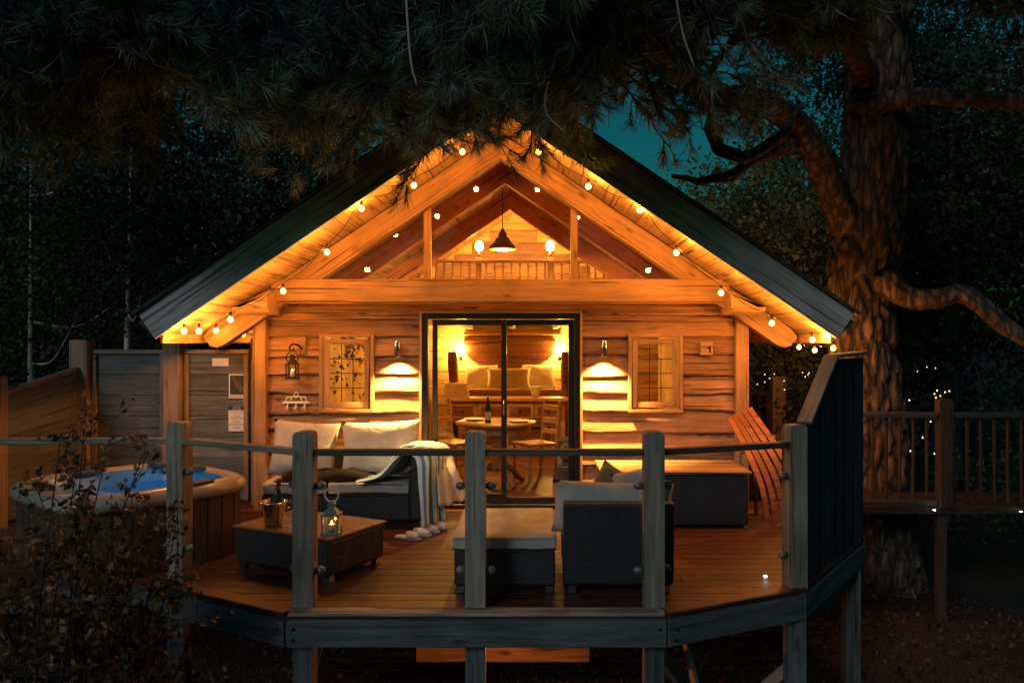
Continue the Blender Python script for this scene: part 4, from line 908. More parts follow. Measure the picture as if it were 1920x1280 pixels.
# robes draped over the sofa arm
def drape(name, label, path, w0, w1, across, folds, amp, mat, seed, cat='bathrobe', back=Vector((0, -1, 0))):
    pth = smoothpath(path, 8); n = len(pth); mb = MB(); P = []; UV = []
    for j, p in enumerate(pth):
        v = j / (n - 1); wd = w0 + (w1 - w0) * v; row = []
        for i in range(41):
            u = i / 40 - 0.5
            q = p + Vector(across) * wd * u * (1 + 0.06 * nz(v * 4, seed))
            f = amp * (0.5 + v) * (math.sin(u * folds * 6.28 + seed + 1.3 * nz(v * 2.5, seed)) * 0.6 + nz(u * folds * 2.1, v * 3, seed))
            t_ = (pth[min(j + 1, n - 1)] - pth[max(j - 1, 0)]).normalized(); nr = t_.cross(Vector(across)).normalized()
            if j == n - 1 or j == n - 2: q.z += 0.025 * nz(u * 5, seed * 3)
            row.append(q + nr * f)
        P.append(row)
    mb.grid(P); me = mb.mesh(); uv = me.uv_layers.new(name='UVMap')
    for pol in me.polygons:
        for li in pol.loop_indices:
            vi = me.loops[li].vertex_index; uv.data[li].uv = ((vi % 41) / 40, (vi // 41) / (n - 1))
    o = link(name, me, mat, None, None, True); so = o.modifiers.new('thick', 'SOLIDIFY'); so.thickness = 0.012; so.offset = 0
    return tag(o, label, cat)
drape('bathrobe', 'blue and white striped robe draped over the sofa arm and seat', [(-1.22, 7.60, 0.445), (-1.02, 7.62, 0.50), (-0.88, 7.62, 0.66), (-0.80, 7.60, 0.72), (-0.69, 7.58, 0.715), (-0.62, 7.54, 0.64), (-0.60, 7.46, 0.42), (-0.57, 7.38, 0.06)], 0.46, 0.40, (0.45, 0.9, 0), 3.0, 0.034, M_ROBE, 1.7)
drape('bathrobe', 'pale pink white robe hanging lower at the back of the sofa arm', [(-0.95, 7.95, 0.62), (-0.86, 7.93, 0.72), (-0.74, 7.9, 0.735), (-0.60, 7.84, 0.70), (-0.54, 7.78, 0.58), (-0.48, 7.66, 0.42), (-0.43, 7.60, 0.20)], 0.30, 0.48, (0.45, 0.9, 0), 2.5, 0.036, M_ROBEW, 4.1)
# slippers
def slipper(label, x, y, rz):
    mb = MB(); P = []
    ol = [(0.0, -0.135), (0.032, -0.12), (0.042, -0.06), (0.036, 0.02), (0.044, 0.08), (0.036, 0.12), (0.0, 0.138), (-0.036, 0.12), (-0.044, 0.08), (-0.036, 0.02), (-0.042, -0.06), (-0.032, -0.12)]
    Mx = Matrix.Translation((x, y, 0.0)) @ Matrix.Rotation(rz, 4, 'Z')
    t = thing('slipper', label, 'slipper', (x, y, 0), 'slippers on the deck', rz)
    n = len(ol); mb.add([(a * 0.94, b * 0.98, 0.0) for a, b in ol] + [(a, b, 0.012) for a, b in ol] + [(a * 0.95, b * 0.97, 0.02) for a, b in ol], [tuple(range(n))[::-1]] + [(i, (i+1) % n, (i+1) % n + n, i + n) for i in range(n)] + [(i + n, (i+1) % n + n, (i+1) % n + 2*n, i + 2*n) for i in range(n)] + [tuple(range(2*n, 3*n))])
    link('sole', mb.mesh(), M_ROBEW, t, Mx, False)
    mb = MB(); P = []
    for j in range(9):
        yy = -0.125 + 0.115 * j / 8; hw = 0.043 * (1 - max(0, (-0.06 - yy) / 0.075) ** 2 * 0.75); P.append([(hw * math.cos(a), yy, 0.018 + (0.028 + 0.028 * j / 8) * math.sin(a)) for a in [math.pi * i / 8 for i in range(9)]])
    mb.grid(P); o = link('upper', mb.mesh(), M_ROBEW, t, Mx, True); so = o.modifiers.new('thick', 'SOLIDIFY'); so.thickness = 0.008
for (px, py, D, a), l in zip(((765, 1009, 7.05, 62), (785, 1001, 7.18, 66), (800, 994, 7.32, 70), (815, 989, 7.45, 72)), ('white towelling slipper furthest out from the sofa', 'white towelling slipper second out from the sofa', 'white towelling slipper third out from the sofa', 'white towelling slipper closest in to the door')):
    p = at(px, py, D); slipper(l, p.x, p.y, R(a))
# coffee table
CM = Matrix.Translation((-1.40, 6.20, 0)) @ Matrix.Rotation(R(-27), 4, 'Z')
t = thing('rattan_coffee_table', 'black rattan coffee table with polished brown top', 'table', (-1.40, 6.20, 0), None, R(-27))
def tpart(nm, lo, hi, mat, c=0.01):
    lo, hi = Vector(lo), Vector(hi); return link(nm, box_mesh(*(hi - lo), c), mat, t, CM @ Matrix.Translation((lo + hi) / 2))
tpart('body', (-0.47, -0.32, 0.05), (0.47, 0.32, 0.315), M_WICK, 0.02)
M_TOP = wood('polished_top', (0.16, 0.075, 0.035), (0.30, 0.15, 0.07), rough=0.22, var=0.05, knots=0.1, bump=0.03)
tpart('top', (-0.485, -0.335, 0.316), (0.485, 0.335, 0.335), M_TOP, 0.004)
for sx in (-1, 1):
    for sy in (-1, 1): tpart('foot', (sx * 0.42 - 0.03, sy * 0.27 - 0.03, 0), (sx * 0.42 + 0.03, sy * 0.27 + 0.03, 0.05), M_CHROME, 0.004)
TT = 0.336
def on_table(px, py): 
    D = F * (CZ - TT) / (py - 640); return at(px, py, D)
p = on_table(513, 985); t = thing('ice_bucket', 'steel ice bucket holding a dark bottle on the coffee table', 'bucket', p)
mb = MB(); mb.lathe([(0, 0), (0.06, 0.0), (0.065, 0.01), (0.095, 0.17), (0.105, 0.18), (0.10, 0.185), (0.088, 0.17), (0.06, 0.02), (0, 0.02)], p, 26); mb.build('bucket_body', plain('polished_steel', (0.62, 0.62, 0.62), 0.10, 1.0, bump=0), t, True)
mb = MB(); mb.tube([p + Vector((0.103 * math.cos(a), 0.103 * math.sin(a), 0.183)) for a in [2 * math.pi * i / 24 for i in range(25)]], 0.007, 8); mb.build('rolled_rim', M_CHROME, t, True)
Mb = Matrix.Translation(p + Vector((-0.01, 0.01, 0.03))) @ Matrix.Rotation(R(9), 4, 'Y')
t2 = thing('champagne_bottle', 'dark bottle leaning in the ice bucket', 'bottle', p + Vector((-0.01, 0.01, 0.03)))
mb = MB(); mb.lathe([(0, 0), (0.042, 0.002), (0.042, 0.16), (0.034, 0.20), (0.020, 0.245), (0.017, 0.26)], (0, 0, 0), 18, Mb); mb.build('bottle_body', M_GREENGL, t2, True)
mb = MB(); mb.lathe([(0.018, 0.255), (0.0175, 0.31), (0.021, 0.315), (0.021, 0.335), (0, 0.338)], (0, 0, 0), 18, Mb); mb.build('foil', M_COPPER, t2, True)
for sx_ in (-1, 1):
    mb = MB(); mb.tube([p + Vector((sx_ * (0.112 + 0.012 * math.sin(a)), 0.022 * math.cos(a), 0.135 + 0.022 * math.sin(a) * 0.4)) for a in [2 * math.pi * i / 14 for i in range(15)]], 0.004, 6); mb.build('ring_handle', M_CHROME, t, True)
p = on_table(545, 1000); wineglass('stemmed glass on the coffee table against the ice bucket', p.x, p.y, TT, 1.1)
p = on_table(541, 975); wineglass('stemmed glass on the coffee table behind the other glass', p.x, p.y, TT, 1.1)
p = on_table(622, 1000); t = thing('candle_lantern', 'small grey lantern with lit candle and white ring handle', 'lantern', p)
M_LANT = plain('grey_blue_metal', (0.16, 0.22, 0.23), 0.45, 0.4)
lantern_body(t, (p.x, p.y, TT + 0.012), 0.055, 0.13, M_LANT, 0.6)
mb = MB(); mb.tube([p + Vector((0.05 * math.cos(a), 0.0, 0.285 + 0.05 * math.sin(a))) for a in [2 * math.pi * i / 24 for i in range(25)]], 0.006, 8); mb.build('ring_handle', M_WHITE, t, True)
# ottoman and armchair with their backs to the rail
t = thing('rattan_ottoman', 'black rattan footstool with a thick pale pad behind the railing', 'ottoman', (0.12, 5.95, 0))
box('base', (-0.21, 5.50, 0.055), (0.49, 6.44, 0.30), M_WICK, t, 0.015)
seat_pad('seat_pad', (-0.225, 5.48, 0.301), (0.50, 6.46, 0.40), t, 3); feet(t, [(-0.17, 5.55), (0.45, 5.55), (-0.17, 6.38), (0.45, 6.38)])
t = thing('rattan_armchair', 'black rattan armchair with its tall back against the railing', 'armchair', (0.92, 5.9, 0))
box('base', (0.56, 5.62, 0.055), (1.30, 6.35, 0.30), M_WICK, t, 0.015)
mb = MB(); mb.add([(0.545, 5.50, 0.06), (1.315, 5.50, 0.06), (1.315, 5.61, 0.06), (0.545, 5.61, 0.06), (0.545, 5.45, 0.64), (1.315, 5.45, 0.64), (1.315, 5.60, 0.64), (0.545, 5.60, 0.64)], [(0,3,2,1),(4,5,6,7),(0,1,5,4),(1,2,6,5),(2,3,7,6),(3,0,4,7)]); o = mb.build('backrest', M_WICK, t); bv = o.modifiers.new('soft', 'BEVEL'); bv.width = 0.02; bv.segments = 2
box('armrest', (1.19, 5.62, 0.301), (1.31, 6.35, 0.52), M_WICK, t, 0.02)
seat_pad('seat_pad', (0.565, 5.62, 0.301), (1.185, 6.34, 0.42), t, 5); feet(t, [(0.61, 5.55), (1.26, 5.55), (0.61, 6.28), (1.26, 6.28)])
cushion('chair_back_cushion', 'grey pad flopping over the tall armchair back', (0.90, 5.60, 0.58), (0.86, 0.36, 0.17), (R(-12), R(2), 0), M_CUSH, seed=6, pinch=0.1)
cushion('brown_cushion', 'brown pointed scatter cushion on the tall armchair', (0.94, 5.93, 0.60), (0.40, 0.40, 0.15), (R(-20), R(28), R(-14)), M_CUSHB, seed=7)
cushion('pink_cushion', 'pale pink scatter cushion beside the brown one', (1.15, 5.88, 0.62), (0.40, 0.40, 0.15), (R(-18), R(-12), R(10)), M_CUSH, seed=8)
# long storage box under the bare bracket window
t = thing('storage_box', 'long dark rattan storage box with a slatted wooden lid', 'storage box', (1.62, 7.8, 0))
box('body', (1.0, 7.46, 0.02), (2.36, 8.14, 0.50), M_WICK, t, 0.012)
for k in range(6): boxl('lid_slat', (0.97, 7.43 + k * 0.124, 0.505), (2.39, 7.43 + k * 0.124 + 0.119, 0.53), M_BEAM if k % 2 else M_CLAD, t)
# slatted lounger at the cabin corner
t = thing('slatted_lounger', 'red brown slatted lounger leaning by the cabin corner post', 'lounger', (2.75, 7.7, 0))
base = [Vector((2.44, 8.12, 1.02)), Vector((2.56, 7.86, 0.74)), Vector((2.66, 7.66, 0.46)), Vector((2.70, 7.56, 0.24)), Vector((2.70, 7.50, 0.06))]
off = Vector((0.072, 0.02, 0.03))
for k in range(5):
    P = smoothpath([b_ + off * (k - 2) * (0.75 + 0.14 * i) + Vector((0, -0.03 * abs(k - 2) * 0.5, 0)) for i, b_ in enumerate(base)], 4)
    mb = MB(); rows_ = []
    for j, q in enumerate(P):
        tt = (P[min(j+1, len(P)-1)] - P[max(j-1, 0)]).normalized(); sd = off.normalized(); nr = tt.cross(sd).normalized(); hw = 0.028
        rows_.append([q - sd * hw - nr * 0.01, q + sd * hw - nr * 0.01, q + sd * hw + nr * 0.01, q - sd * hw + nr * 0.01, q - sd * hw - nr * 0.01])
    mb.grid(rows_); mb.f.append((0, 1, 2, 3)); mb.build('slat', M_RED, t)
for i in (1, 3):
    b_ = base[i]; nr = Vector((0.2, 0.5, -0.3)).normalized() * 0.03; beam('cross_rail', b_ - off * 2.6 + nr, b_ + off * 2.6 + nr, 0.035, 0.03, M_RED, t)
beam('foot_bar', base[4] - off * 3 + Vector((0, 0, -0.035)), base[4] + off * 3 + Vector((0, 0, -0.035)), 0.05, 0.04, M_RED, t)
beam('leg', (2.60, 8.05, 0.0), (2.55, 7.95, 0.80), 0.035, 0.035, M_RED, t); beam('leg', (2.74, 8.08, 0.0), (2.66, 7.99, 0.80), 0.035, 0.035, M_RED, t)

# ------------------------------------------------------------------ walkway and its railings on the pine side
wk = thing('side_walkway', 'timber walkway leading past the pine trunk', 'walkway', (5, 8.8, 0))
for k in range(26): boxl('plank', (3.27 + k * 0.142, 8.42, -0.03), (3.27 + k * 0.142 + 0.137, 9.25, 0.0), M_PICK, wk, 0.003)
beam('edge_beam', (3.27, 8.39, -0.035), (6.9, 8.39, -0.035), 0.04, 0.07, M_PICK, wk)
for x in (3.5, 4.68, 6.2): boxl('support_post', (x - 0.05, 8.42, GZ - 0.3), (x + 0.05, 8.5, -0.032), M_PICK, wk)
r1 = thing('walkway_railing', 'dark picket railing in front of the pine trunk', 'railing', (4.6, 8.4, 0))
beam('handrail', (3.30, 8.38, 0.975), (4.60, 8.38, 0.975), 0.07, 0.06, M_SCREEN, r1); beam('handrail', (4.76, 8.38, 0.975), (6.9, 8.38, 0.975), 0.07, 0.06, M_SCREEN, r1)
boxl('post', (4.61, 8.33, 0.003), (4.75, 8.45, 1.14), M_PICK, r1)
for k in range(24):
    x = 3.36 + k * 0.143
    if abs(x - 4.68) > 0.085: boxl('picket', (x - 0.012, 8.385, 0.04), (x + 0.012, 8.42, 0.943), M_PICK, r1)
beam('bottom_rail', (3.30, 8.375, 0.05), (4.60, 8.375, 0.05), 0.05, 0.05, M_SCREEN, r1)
r2 = thing('far_railing', 'picket railing with a fairy lit post behind the cabin corner', 'railing', (4.0, 11.8, 0))
boxl('post', (3.87, 11.70, -0.6), (4.07, 11.9, 1.24), M_POST, r2)
for a, b_ in (((2.75, 11.8), (3.865, 11.8)), ((4.075, 11.8), (5.4, 11.8))):
    beam('handrail', (a[0], a[1], 0.98), (b_[0], b_[1], 0.98), 0.08, 0.06, M_PICK, r2); beam('bottom_rail', (a[0], a[1], -0.5), (b_[0], b_[1], -0.5), 0.06, 0.08, M_PICK, r2)
    k = a[0] + 0.07
    while k < b_[0] - 0.04: boxl('picket', (k - 0.025, 11.785, -0.455), (k + 0.025, 11.815, 0.945), M_PICK, r2); k += 0.125
def fairy(name, label, pts):
    t = thing(name, label, 'string lights', pts[0]); mb = MB(); mb.tube(smoothpath(pts, 3), 0.003, 5); mb.build('wire', M_WIRE, t)
    for p in pts:
        mb = MB(); mb.lathe([(0, -0.009), (0.007, -0.005), (0.007, 0.005), (0, 0.009)], p, 6); mb.build('bulb', M_FAIRY, t, True)
fairy('fairy_lights', 'tiny warm fairy lights wound on the far railing post', [at(x, y, 11.65) for x, y in ((1400, 723), (1420, 720), (1434, 716), (1443, 709), (1434, 702), (1452, 701), (1470, 714), (1471, 730), (1505, 698), (1515, 702), (1510, 706), (1517, 699))])
fairy('fairy_lights', 'tiny warm fairy lights on the walkway railing post', [at(x, y, 8.30) for x, y in ((1705, 750), (1752, 738), (1757, 732), (1755, 745), (1763, 742), (1780, 733), (1772, 735))] + [at(x, y, 8.34) for x, y in ((1745, 790), (1730, 820), (1707, 845), (1752, 850))])
fairy('fairy_lights', 'tiny pale fairy lights hanging in the dark beyond the walkway', [at(x, y, 12.5) for x, y in ((1695, 690), (1700, 684), (1710, 692), (1720, 696), (1738, 688), (1754, 690))])

# ------------------------------------------------------------------ trees
def bark_tube(name, pts, rads, mat, parent, n=28, ridge=0.10, seed=0.0, k=8, plates=0):
    P = smoothpath(pts, k); m_ = len(P); rr = np.interp(np.linspace(0, len(rads) - 1, m_), range(len(rads)), rads)
    mb = MB(); rows_ = []; ref = Vector((0.9, 0.1, 0.05)); s_ = 0
    for j, p in enumerate(P):
        t = (P[min(j+1, m_-1)] - P[max(j-1, 0)]).normalized(); a = (ref - t * ref.dot(t)).normalized(); b_ = t.cross(a); ref = a
        if j: s_ += (p - P[j-1]).length
        row = []
        for i in range(n + 1):
            q = 2 * math.pi * (i % n) / n; c, s = math.cos(q), math.sin(q); r = rr[j]
            if plates:
                wob = 0.25 * nz(c * 2, s * 2, s_ * 1.5); dd, _ = mnoise.voronoi(Vector((c * plates + seed + wob, s * plates, s_ * 2.3 + wob + seed)))
                h = min(1.0, (dd[1] - dd[0]) * 3.2) + 0.35 * nz(c * 9, s * 9, s_ * 7 + seed) - 0.5
            else: h = abs(nz(c * 3.2 + seed, s * 3.2, s_ * 0.9 + seed)) * 1.3 + 0.5 * nz(c * 9, s * 9, s_ * 2.6 + seed)
            row.append(p + (a * c + b_ * s) * r * (1 + ridge * h))
        rows_.append(row)
    mb.grid(rows_); return mb.build(name, mat, parent, True)
def tuft_mesh(C, Dr, nn_=50, ln=0.15, wd=0.0032, spread=0.50):
    """needle bunches: C centres, Dr twig directions"""
    n = len(C); C = np.repeat(C, nn_, 0); Dr = np.repeat(Dr, nn_, 0); m_ = len(C)
    u = rng.random((m_, 1)); d = Dr + rng.normal(0, spread, (m_, 3)); d /= np.linalg.norm(d, axis=1, keepdims=True)
    b_ = C - Dr * (0.13 * u) ; l = ln * (0.7 + 0.5 * rng.random((m_, 1)))
    p = np.cross(d, rng.normal(0, 1, (m_, 3))); p /= np.linalg.norm(p, axis=1, keepdims=True)
    V = np.stack([b_ + p * wd, b_ - p * wd, b_ + d * l], 1).reshape(-1, 3); return mesh_np(V, 3)
def leaf_mesh(C, size, jit=0.35, droop=0.2):
    n = len(C); d = rng.normal(0, 1, (n, 3)); d[:, 2] -= droop; d /= np.linalg.norm(d, axis=1, keepdims=True)
    p = np.cross(d, rng.normal(0, 1, (n, 3))); p /= np.linalg.norm(p, axis=1, keepdims=True)
    s = size * (1 - jit + 2 * jit * rng.random((n, 1)))
    V = np.stack([C - d * s * 0.5, C + p * s * 0.30 - d * s * 0.05, C + d * s * 0.5, C - p * s * 0.30 - d * s * 0.05], 1).reshape(-1, 3)
    return mesh_np(V, 4)
# the big pine
PX, PY = 4.47, 9.75
pine = thing('pine_tree', 'massive old pine with furrowed bark and limbs reaching over the cabin', 'tree', (PX, PY, GZ))
bark_tube('trunk', [(PX + 0.05, PY, GZ - 0.2), (PX + 0.03, PY, -0.4), (PX - 0.02, PY, 0.8), (PX - 0.10, PY, 1.7), (PX - 0.10, PY, 2.5), (PX + 0.05, PY, 3.6), (PX + 0.1, PY, 5.5), (PX + 0.1, PY, 9.0), (PX + 0.0, PY, 13)], [0.58, 0.46, 0.40, 0.38, 0.38, 0.37, 0.36, 0.32, 0.2], M_BARK, pine, 110, 0.20, 1.0, 34, 3.6)
def A9(px, py, D=9.7): return at(px, py, D)
def jag(P, a, sd):
    """add a crooked point between each pair so that a limb kinks like old wood"""
    out = [Vector(P[0])]
    for i in range(1, len(P)):
        p, q = Vector(P[i - 1]), Vector(P[i]); L_ = (q - p).length
        out += [(p + q) / 2 + Vector((nz(i * 3.1, sd), nz(i * 5.3, sd + 9), nz(i * 7.7, sd + 4))) * min(2.2 * a, 0.3 * L_), q]
    return out
limbs = [
    ([A9(1640, 560), A9(1665, 530, 9.3), A9(1700, 555, 9.1), A9(1750, 560, 9.0), A9(1800, 550, 8.9), A9(1860, 590, 8.7), A9(1930, 640, 8.5), A9(2050, 730, 8.3)], [0.2, 0.15, 0.12, 0.12, 0.10, 0.09, 0.08, 0.05]),
    ([A9(1590, 420), A9(1545, 320, 9.3), A9(1490, 230, 8.9), A9(1440, 190, 8.5), A9(1380, 180, 8.1), A9(1300, 165, 7.7), A9(1180, 100, 7.2), A9(1000, 20, 6.6)], [0.20, 0.16, 0.14, 0.12, 0.10, 0.085, 0.07, 0.05]),
    ([A9(1520, 255, 9.1), A9(1440, 290, 8.8), A9(1370, 330, 8.6), A9(1310, 340, 8.5), A9(1260, 330, 8.4)], [0.10, 0.07, 0.055, 0.04, 0.02]),
    ([A9(1345, 175, 7.9), A9(1335, 240, 7.85), A9(1350, 280, 7.8), A9(1400, 295, 7.9), A9(1470, 250, 8.2), A9(1500, 200, 8.6)], [0.07, 0.07, 0.06, 0.06, 0.05, 0.03]),
    ([A9(1600, 195, 9.6), A9(1700, 185, 9.2), A9(1800, 185, 8.9), A9(1950, 195, 8.6), A9(2200, 170, 8.3)], [0.14, 0.10, 0.09, 0.08, 0.05]),
]
for i, (P, rd) in enumerate(limbs): bark_tube('limb', jag(P, 0.05, i), rd, M_BARK, pine, 30, 0.22, i * 3.3, 10, 2.2)
# upper limbs that carry the hanging foliage over the deck
high = [[(PX, PY, 5.4), (3.0, 8.2, 5.6), (1.2, 6.9, 5.45), (-0.6, 6.2, 5.15), (-2.4, 6.0, 4.95), (-4.6, 6.2, 4.8)],
        [(PX, PY, 4.9), (3.4, 7.8, 5.0), (2.4, 6.3, 4.9), (1.2, 5.3, 4.7), (0.0, 4.9, 4.6)],
        [(PX, PY, 6.2), (2.4, 8.4, 6.3), (-0.5, 7.4, 6.0), (-3.2, 7.0, 5.7), (-5.6, 6.8, 5.4)],
        [(PX, PY, 5.8), (4.4, 8.0, 5.9), (4.0, 6.4, 5.6), (3.6, 5.2, 5.3)],
        [(PX, PY, 7.0), (1.5, 8.8, 7.2), (-2.2, 8.6, 6.8), (-5.2, 9.0, 6.2)],
        [(PX, PY, 6.0), (5.8, 8.4, 6.0), (6.8, 7.4, 5.6)]]
low = [[(2.4, 6.3, 4.9), (1.7, 6.0, 4.4), (1.1, 5.9, 3.95), (0.5, 5.9, 3.7)], [(-0.6, 6.2, 5.15), (-0.9, 6.1, 4.4), (-0.85, 6.05, 3.6)], [(-0.2, 6.1, 5.1), (0.1, 6.0, 4.5), (-0.1, 5.9, 3.85)],
       [(-2.4, 6.0, 4.95), (-2.3, 6.0, 4.3), (-1.6, 6.0, 3.65)], [(-3.5, 6.1, 4.85), (-3.6, 5.9, 4.3), (-3.0, 5.8, 3.65)], [(-4.6, 6.2, 4.8), (-4.7, 6.1, 4.3), (-4.2, 6.0, 3.7)],
       [(1.2, 5.3, 4.7), (0.95, 5.4, 4.2), (1.0, 5.5, 3.7)], [(3.6, 5.2, 5.3), (3.0, 5.6, 4.75), (2.2, 5.8, 4.4), (1.6, 5.9, 4.1)], [(2.4, 6.3, 4.9), (2.1, 6.3, 4.4), (1.75, 6.4, 3.9)], [(3.4, 7.8, 5.0), (4.2, 6.6, 4.8), (5.2, 6.2, 4.6)], [(-5.6, 6.8, 5.4), (-5.6, 6.4, 4.6), (-5.2, 6.2, 3.9)], [(-3.2, 7.0, 5.7), (-3.4, 6.7, 4.6), (-3.3, 6.5, 3.5)], [(-2.4, 6.0, 4.95), (-2.8, 5.6, 4.3), (-2.5, 5.4, 3.7)], [(-4.6, 6.2, 4.8), (-4.0, 5.7, 4.2), (-3.8, 5.5, 3.6)]]
for i, P in enumerate(high): bark_tube('limb', jag(P, 0.08, 30 + i), [0.16] + [0.11 - 0.016 * j for j in range(len(P) - 1)], M_BARK, pine, 12, 0.1, 20 + i * 2.1, 6)
for i, P in enumerate(low): bark_tube('limb', P, [0.045 - 0.009 * j for j in range(len(P))], M_BARK, pine, 10, 0.1, 50 + i * 2.1, 6)
# lowest height of the hanging needles by position along the gable
_bx = [-6, -4.5, -3.0, -2.0, -1.2, -0.7, -0.3, 0.0, 0.4, 0.9, 1.3, 1.8, 2.3, 3.2, 4.5, 7.5]
_bz = [2.9, 2.75, 2.9, 3.15, 3.1, 2.98, 3.05, 3.25, 3.2, 2.95, 3.1, 3.25, 3.65, 4.1, 4.1, 4.0]
TC, TD = [], []; tw = MB()
def spray(p0, dirv, ln, ntuft):
    """one drooping branchlet carrying needle bunches"""
    p0 = Vector(p0); d = Vector(dirv).normalized(); pts = [p0]; n = 7
    for k in range(n):
        d = (d + Vector((random.gauss(0, 0.16), random.gauss(0, 0.16), random.gauss(-0.05, 0.10) + (0.10 if k > 4 else 0)))).normalized()
        pts.append(pts[-1] + d * ln / n)
    ok = [p for p in pts if p.z > np.interp(p.x, _bx, _bz) + 0.06 * math.sin(p.x * 9) and p.y < 7.1]
    ok = pts[:len(ok)] if len(ok) < len(pts) else pts
    if len(ok) < 3 or nz(ok[-1].x * 0.75 + 4.0, ok[-1].z * 0.9, 0.4) > (0.36 if -4.0 < ok[-1].x < -0.6 else 0.10): return
    tw.tube(ok, [0.010 - 0.0065 * i / len(ok) for i in range(len(ok))], 5)
    for _ in range(ntuft):
        f = 0.25 + 0.75 * random.random(); i = min(int(f * (len(ok) - 1)), len(ok) - 2); q = ok[i].lerp(ok[i + 1], f * (len(ok) - 1) - i)
        dd = ((ok[i + 1] - ok[i]).normalized() + Vector((random.gauss(0, .6), random.gauss(0, .6), random.gauss(0.0, .5)))).normalized(); ll = random.uniform(0.04, 0.2)
        e = q + dd * ll; tw.tube([q, e], [0.004, 0.003], 4, False); TC.append(e + dd * 0.06); TD.append(dd)
for P in high[:4] + high[5:]:
    Q = smoothpath(P, 10)
    for q in Q[6:]:
        for _ in range(4):
            a = random.uniform(0, 6.28); spray(q, (math.cos(a), math.sin(a) * 0.8, random.uniform(-1.3, 0.0)), random.uniform(0.8, 1.9), 16)
for P in (high[2], high[4]):
    for q in smoothpath(P, 8)[6:]:
        for _ in range(4):
            a = random.uniform(0, 6.28); spray((q.x, min(q.y, 6.9), q.z), (math.cos(a), -abs(math.sin(a)) * 0.6, random.uniform(-0.9, 0.3)), random.uniform(0.8, 1.7), 13)
for P in low:
    for q in smoothpath(P, 9)[4:]:
        for _ in range(5):
            a = random.uniform(0, 6.28); spray(q, (math.cos(a) * 1.2, math.sin(a) * 0.8, random.uniform(-0.7, 0.5)), random.uniform(0.5, 1.1), 14)
print('tufts', len(TC))
tag(tw.build('twigs', M_TWIG, pine, True), kind='stuff')
o = link('needles', tuft_mesh(np.array(TC), np.array(TD)), M_NEED, pine); tag(o, kind='stuff')
# bare hanging twigs
for a in ([(1055, -60, 4.75), (1068, 40, 4.75), (1085, 95, 4.8)], [(1262, -40, 4.9), (1280, 60, 4.9), (1302, 125, 4.9)], [(760, -30, 4.8), (770, 110, 4.8), (782, 160, 4.8)], [(1045, 95, 5.1), (1022, 200, 5.1), (1060, 250, 5.1)]):
    mb = MB(); mb.tube(smoothpath([at(*q) for q in a], 5), [0.010 - 0.0005 * i for i in range(11)], 6); mb.build('bare_twig', M_DEAD, pine, True)

def crown_points(c, rad, n_cl, per, sig, floor=None):
    out = []
    for _ in range(n_cl):
        v = rng.normal(0, 1, 3); v /= np.linalg.norm(v); r = rng.random() ** 0.4
        q = np.array(c) + v * np.array(rad) * r
        out.append(q + rng.normal(0, sig, (per, 3)))
    P = np.concatenate(out)
    return P if floor is None else P[P[:, 2] > floor]
def tree(name, label, x, y, h, cr, crz, mat_leaf, n_cl, per, size, bark=M_BARK2, tr=0.14, low=0.25, sig=0.22, lean=0.0, group=None):
    z0 = ground_z(x, y); t = thing(name, label, 'tree', (x, y, z0), group)
    top = z0 + h; cz = top - crz * 0.95
    tp = [(x, y, z0 - 0.2), (x + lean * 0.3, y, z0 + h * 0.3), (x + lean * 0.7, y, z0 + h * 0.6), (x + lean, y, z0 + h * 0.93)]
    bark_tube('trunk', tp, [tr * 1.2, tr, tr * 0.7, tr * 0.2], bark, t, 12, 0.08, x, 5)
    for k in range(7):
        f = 0.3 + 0.55 * k / 6; a = random.uniform(0, 6.28); b0 = Vector((x + lean * f, y, z0 + h * f)); e = b0 + Vector((math.cos(a) * cr * 0.85, math.sin(a) * cr * 0.85, random.uniform(0.1, 0.35) * crz))
        m1 = b0.lerp(e, 0.5) + Vector((0, 0, -0.12 * crz)); mb = MB(); mb.tube(smoothpath([b0, m1, e], 5), [tr * 0.4 * (1 - i / 11.5) for i in range(11)], 6); mb.build('limb', bark, t, True)
    C = crown_points((x + lean * 0.8, y, cz), (cr, cr, crz), int(n_cl * 1.0), int(per * 4.2), sig * 1.5)
    tag(link('crown', leaf_mesh(C, size * 0.85, 0.5), mat_leaf, t), kind='stuff'); return t
# trees behind the fence on the hot tub side
tree('broadleaf_tree', 'dark leafy tree rising behind the roof on the hot tub side', -5.6, 14.5, 8.2, 2.6, 3.2, M_LEAF, 187, 55, 0.11)
tree('broadleaf_tree', 'tall dark tree at the fence end beyond the hot tub', -10.4, 16.0, 8.0, 2.8, 3.6, M_LEAF, 255, 55, 0.12)
tree('broadleaf_tree', 'thin copper leaved tree just behind the notice fence', -3.9, 11.6, 4.6, 1.5, 1.7, M_LEAFC, 60, 45, 0.09, tr=0.07)
tree('broadleaf_tree', 'sparse tree showing pale sky above the barge board', -3.6, 17.5, 8.8, 2.3, 2.8, M_LEAFC, 102, 45, 0.10)
tree('broadleaf_tree', 'dense low tree filling the gap over the corner fence post', -7.6, 12.8, 4.4, 2.2, 2.2, M_LEAF, 187, 55, 0.10)
tree('birch_tree', 'slim birch with a white stem behind the fence between the square posts', *at(228, 600, 9.7).xy, 5.8, 1.2, 1.6, M_LEAF, 45, 40, 0.07, M_BIRCH, 0.045, lean=0.12)
tree('birch_tree', 'slim birch with a white stem beyond the sloping fence end', *at(58, 600, 9.7).xy, 5.6, 1.2, 1.7, M_LEAF, 45, 40, 0.07, M_BIRCH, 0.04)
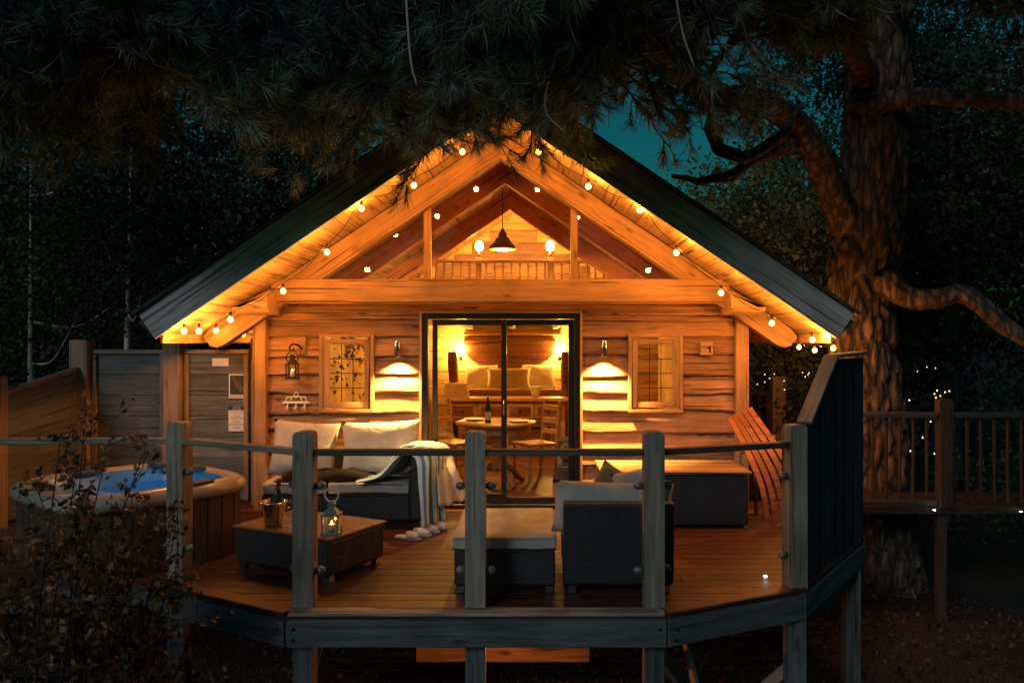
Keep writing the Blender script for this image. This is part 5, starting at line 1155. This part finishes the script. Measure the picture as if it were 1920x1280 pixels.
# trees on the pine side
tree('broadleaf_tree', 'olive leaved tree coloured bright as if lamplit between the roof and the pine trunk', 4.2, 13.6, 6.2, 1.7, 2.3, M_LEAFLIT, 130, 60, 0.10, tr=0.1)
tree('broadleaf_tree', 'dark tree just behind the pine trunk and walkway', 7.3, 13.2, 7.6, 2.4, 3.2, M_LEAF, 130, 55, 0.11)
tree('broadleaf_tree', 'large black looking tree at the walkway end', 10.8, 14.2, 10.5, 3.4, 4.6, M_LEAF, 180, 55, 0.13)
tree('broadleaf_tree', 'tall dark tree whose top fills the sky over the walkway', 8.6, 18.0, 12.5, 3.4, 4.4, M_LEAF, 170, 55, 0.13)
# far wood all round
C = []
for k in range(900):
    a = rng.uniform(-180, 180); d = rng.uniform(24, 34); x = d * math.sin(R(a)); y = d * math.cos(R(a)); z = ground_z(x, y) + rng.random() ** 1.3 * (7.0 if abs(a) < 70 else 5.5)
    C.append(np.array([x, y, z]) + rng.normal(0, 0.7, (60, 3)))
C = np.concatenate(C); o = link('far_wood', leaf_mesh(C, 0.34), M_LEAF); tag(o, 'dark far woodland closing the view all round', 'woodland', kind='stuff')
# understorey behind the fence and under the walkway
C = []
for k in range(150):
    side = k % 2; x = rng.uniform(-12, -2.8) if side else rng.uniform(3.4, 12); y = rng.uniform(9.8, 13) if side else rng.uniform(10.6, 14); C.append(np.array([x, y, GZ + rng.random() * 2.1]) + rng.normal(0, 0.3, (70, 3)))
C = np.concatenate(C); o = link('undergrowth', leaf_mesh(C, 0.10), M_LEAF); tag(o, 'dark undergrowth behind the fence and walkway', 'undergrowth', kind='stuff')
# foreground shrub
sx, sy = -2.25, 4.35
t = thing('copper_shrub', 'straggly copper leaved shrub in front of the hot tub rail', 'shrub', (sx, sy, ground_z(sx, sy)))
LC = []; st = MB()
for k in range(56):
    x0 = sx + random.gauss(0, 0.28); y0 = sy + random.gauss(0, 0.2); hh = random.uniform(1.1, 2.2) if k > 4 else random.uniform(2.4, 2.65)
    x1 = x0 + random.gauss(-0.1, 0.38); y1 = y0 + random.gauss(0, 0.2)
    if k <= 4: x1 = -2.05 + random.gauss(0, 0.12)
    if k in (5, 6, 7): hh = 2.05; x1 = -1.45 + random.gauss(0, 0.08)
    x0 = min(x0, -1.85); x1 = min(x1, random.uniform(-1.9, -1.62))
    z0 = ground_z(x0, y0); P = smoothpath([(x0, y0, z0), ((x0 + x1) / 2 + random.gauss(0, 0.07), (y0 + y1) / 2, z0 + hh * 0.55), (x1, y1, z0 + hh)], 8)
    st.tube(P, [0.010 - 0.0075 * i / 16 for i in range(17)], 5)
    for j in range(4, 17):
        for _ in range(2):
            dv = Vector((random.gauss(0, 1), random.gauss(0, 1), random.gauss(0.4, 0.6))).normalized(); ll = random.uniform(0.06, 0.22); e = P[j] + dv * ll; st.tube([P[j], e], [0.003, 0.002], 4, False)
            for _ in range(7): LC.append(P[j].lerp(e, random.uniform(0.3, 1.1)) + Vector((random.gauss(0, .02), random.gauss(0, .02), random.gauss(0, .02))))
tag(st.build('stems', M_TWIG, t, True), kind='stuff'); tag(link('leaves', leaf_mesh(np.array([tuple(v) for v in LC]), 0.048), M_LEAFC, t), kind='stuff')
# leaf litter under the deck
n = 9000; xy = np.stack([rng.uniform(-4.5, 5.5, n), rng.uniform(4.2, 9.5, n)], 1); C = np.array([(x, y, ground_z(x, y) + 0.02 + 0.02 * rng.random()) for x, y in xy])
tag(link('leaf_litter', leaf_mesh(C, 0.05), M_LITTER), 'dry brown leaves scattered on the ground below the deck', 'leaves', kind='stuff')
n = 420; xy = np.stack([rng.uniform(-2.2, 2.4, n), rng.uniform(5.2, 8.0, n)], 1)
tag(link('fallen_needles', mesh_np((lambda C, d: np.stack([C - d * 0.04, C + d * 0.04, C + np.stack([-d[:, 1], d[:, 0], d[:, 2]], 1) * 0.004], 1).reshape(-1, 3))(np.column_stack([xy, np.full(n, 0.002) + 0.002 * rng.random(n)]), (lambda a: np.column_stack([np.cos(a), np.sin(a), 0 * a]))(rng.uniform(0, 6.28, n))), 3), M_LEAFC), 'dry pine needles fallen across the deck boards', 'needles', kind='stuff')
print('objects', len(S.objects))
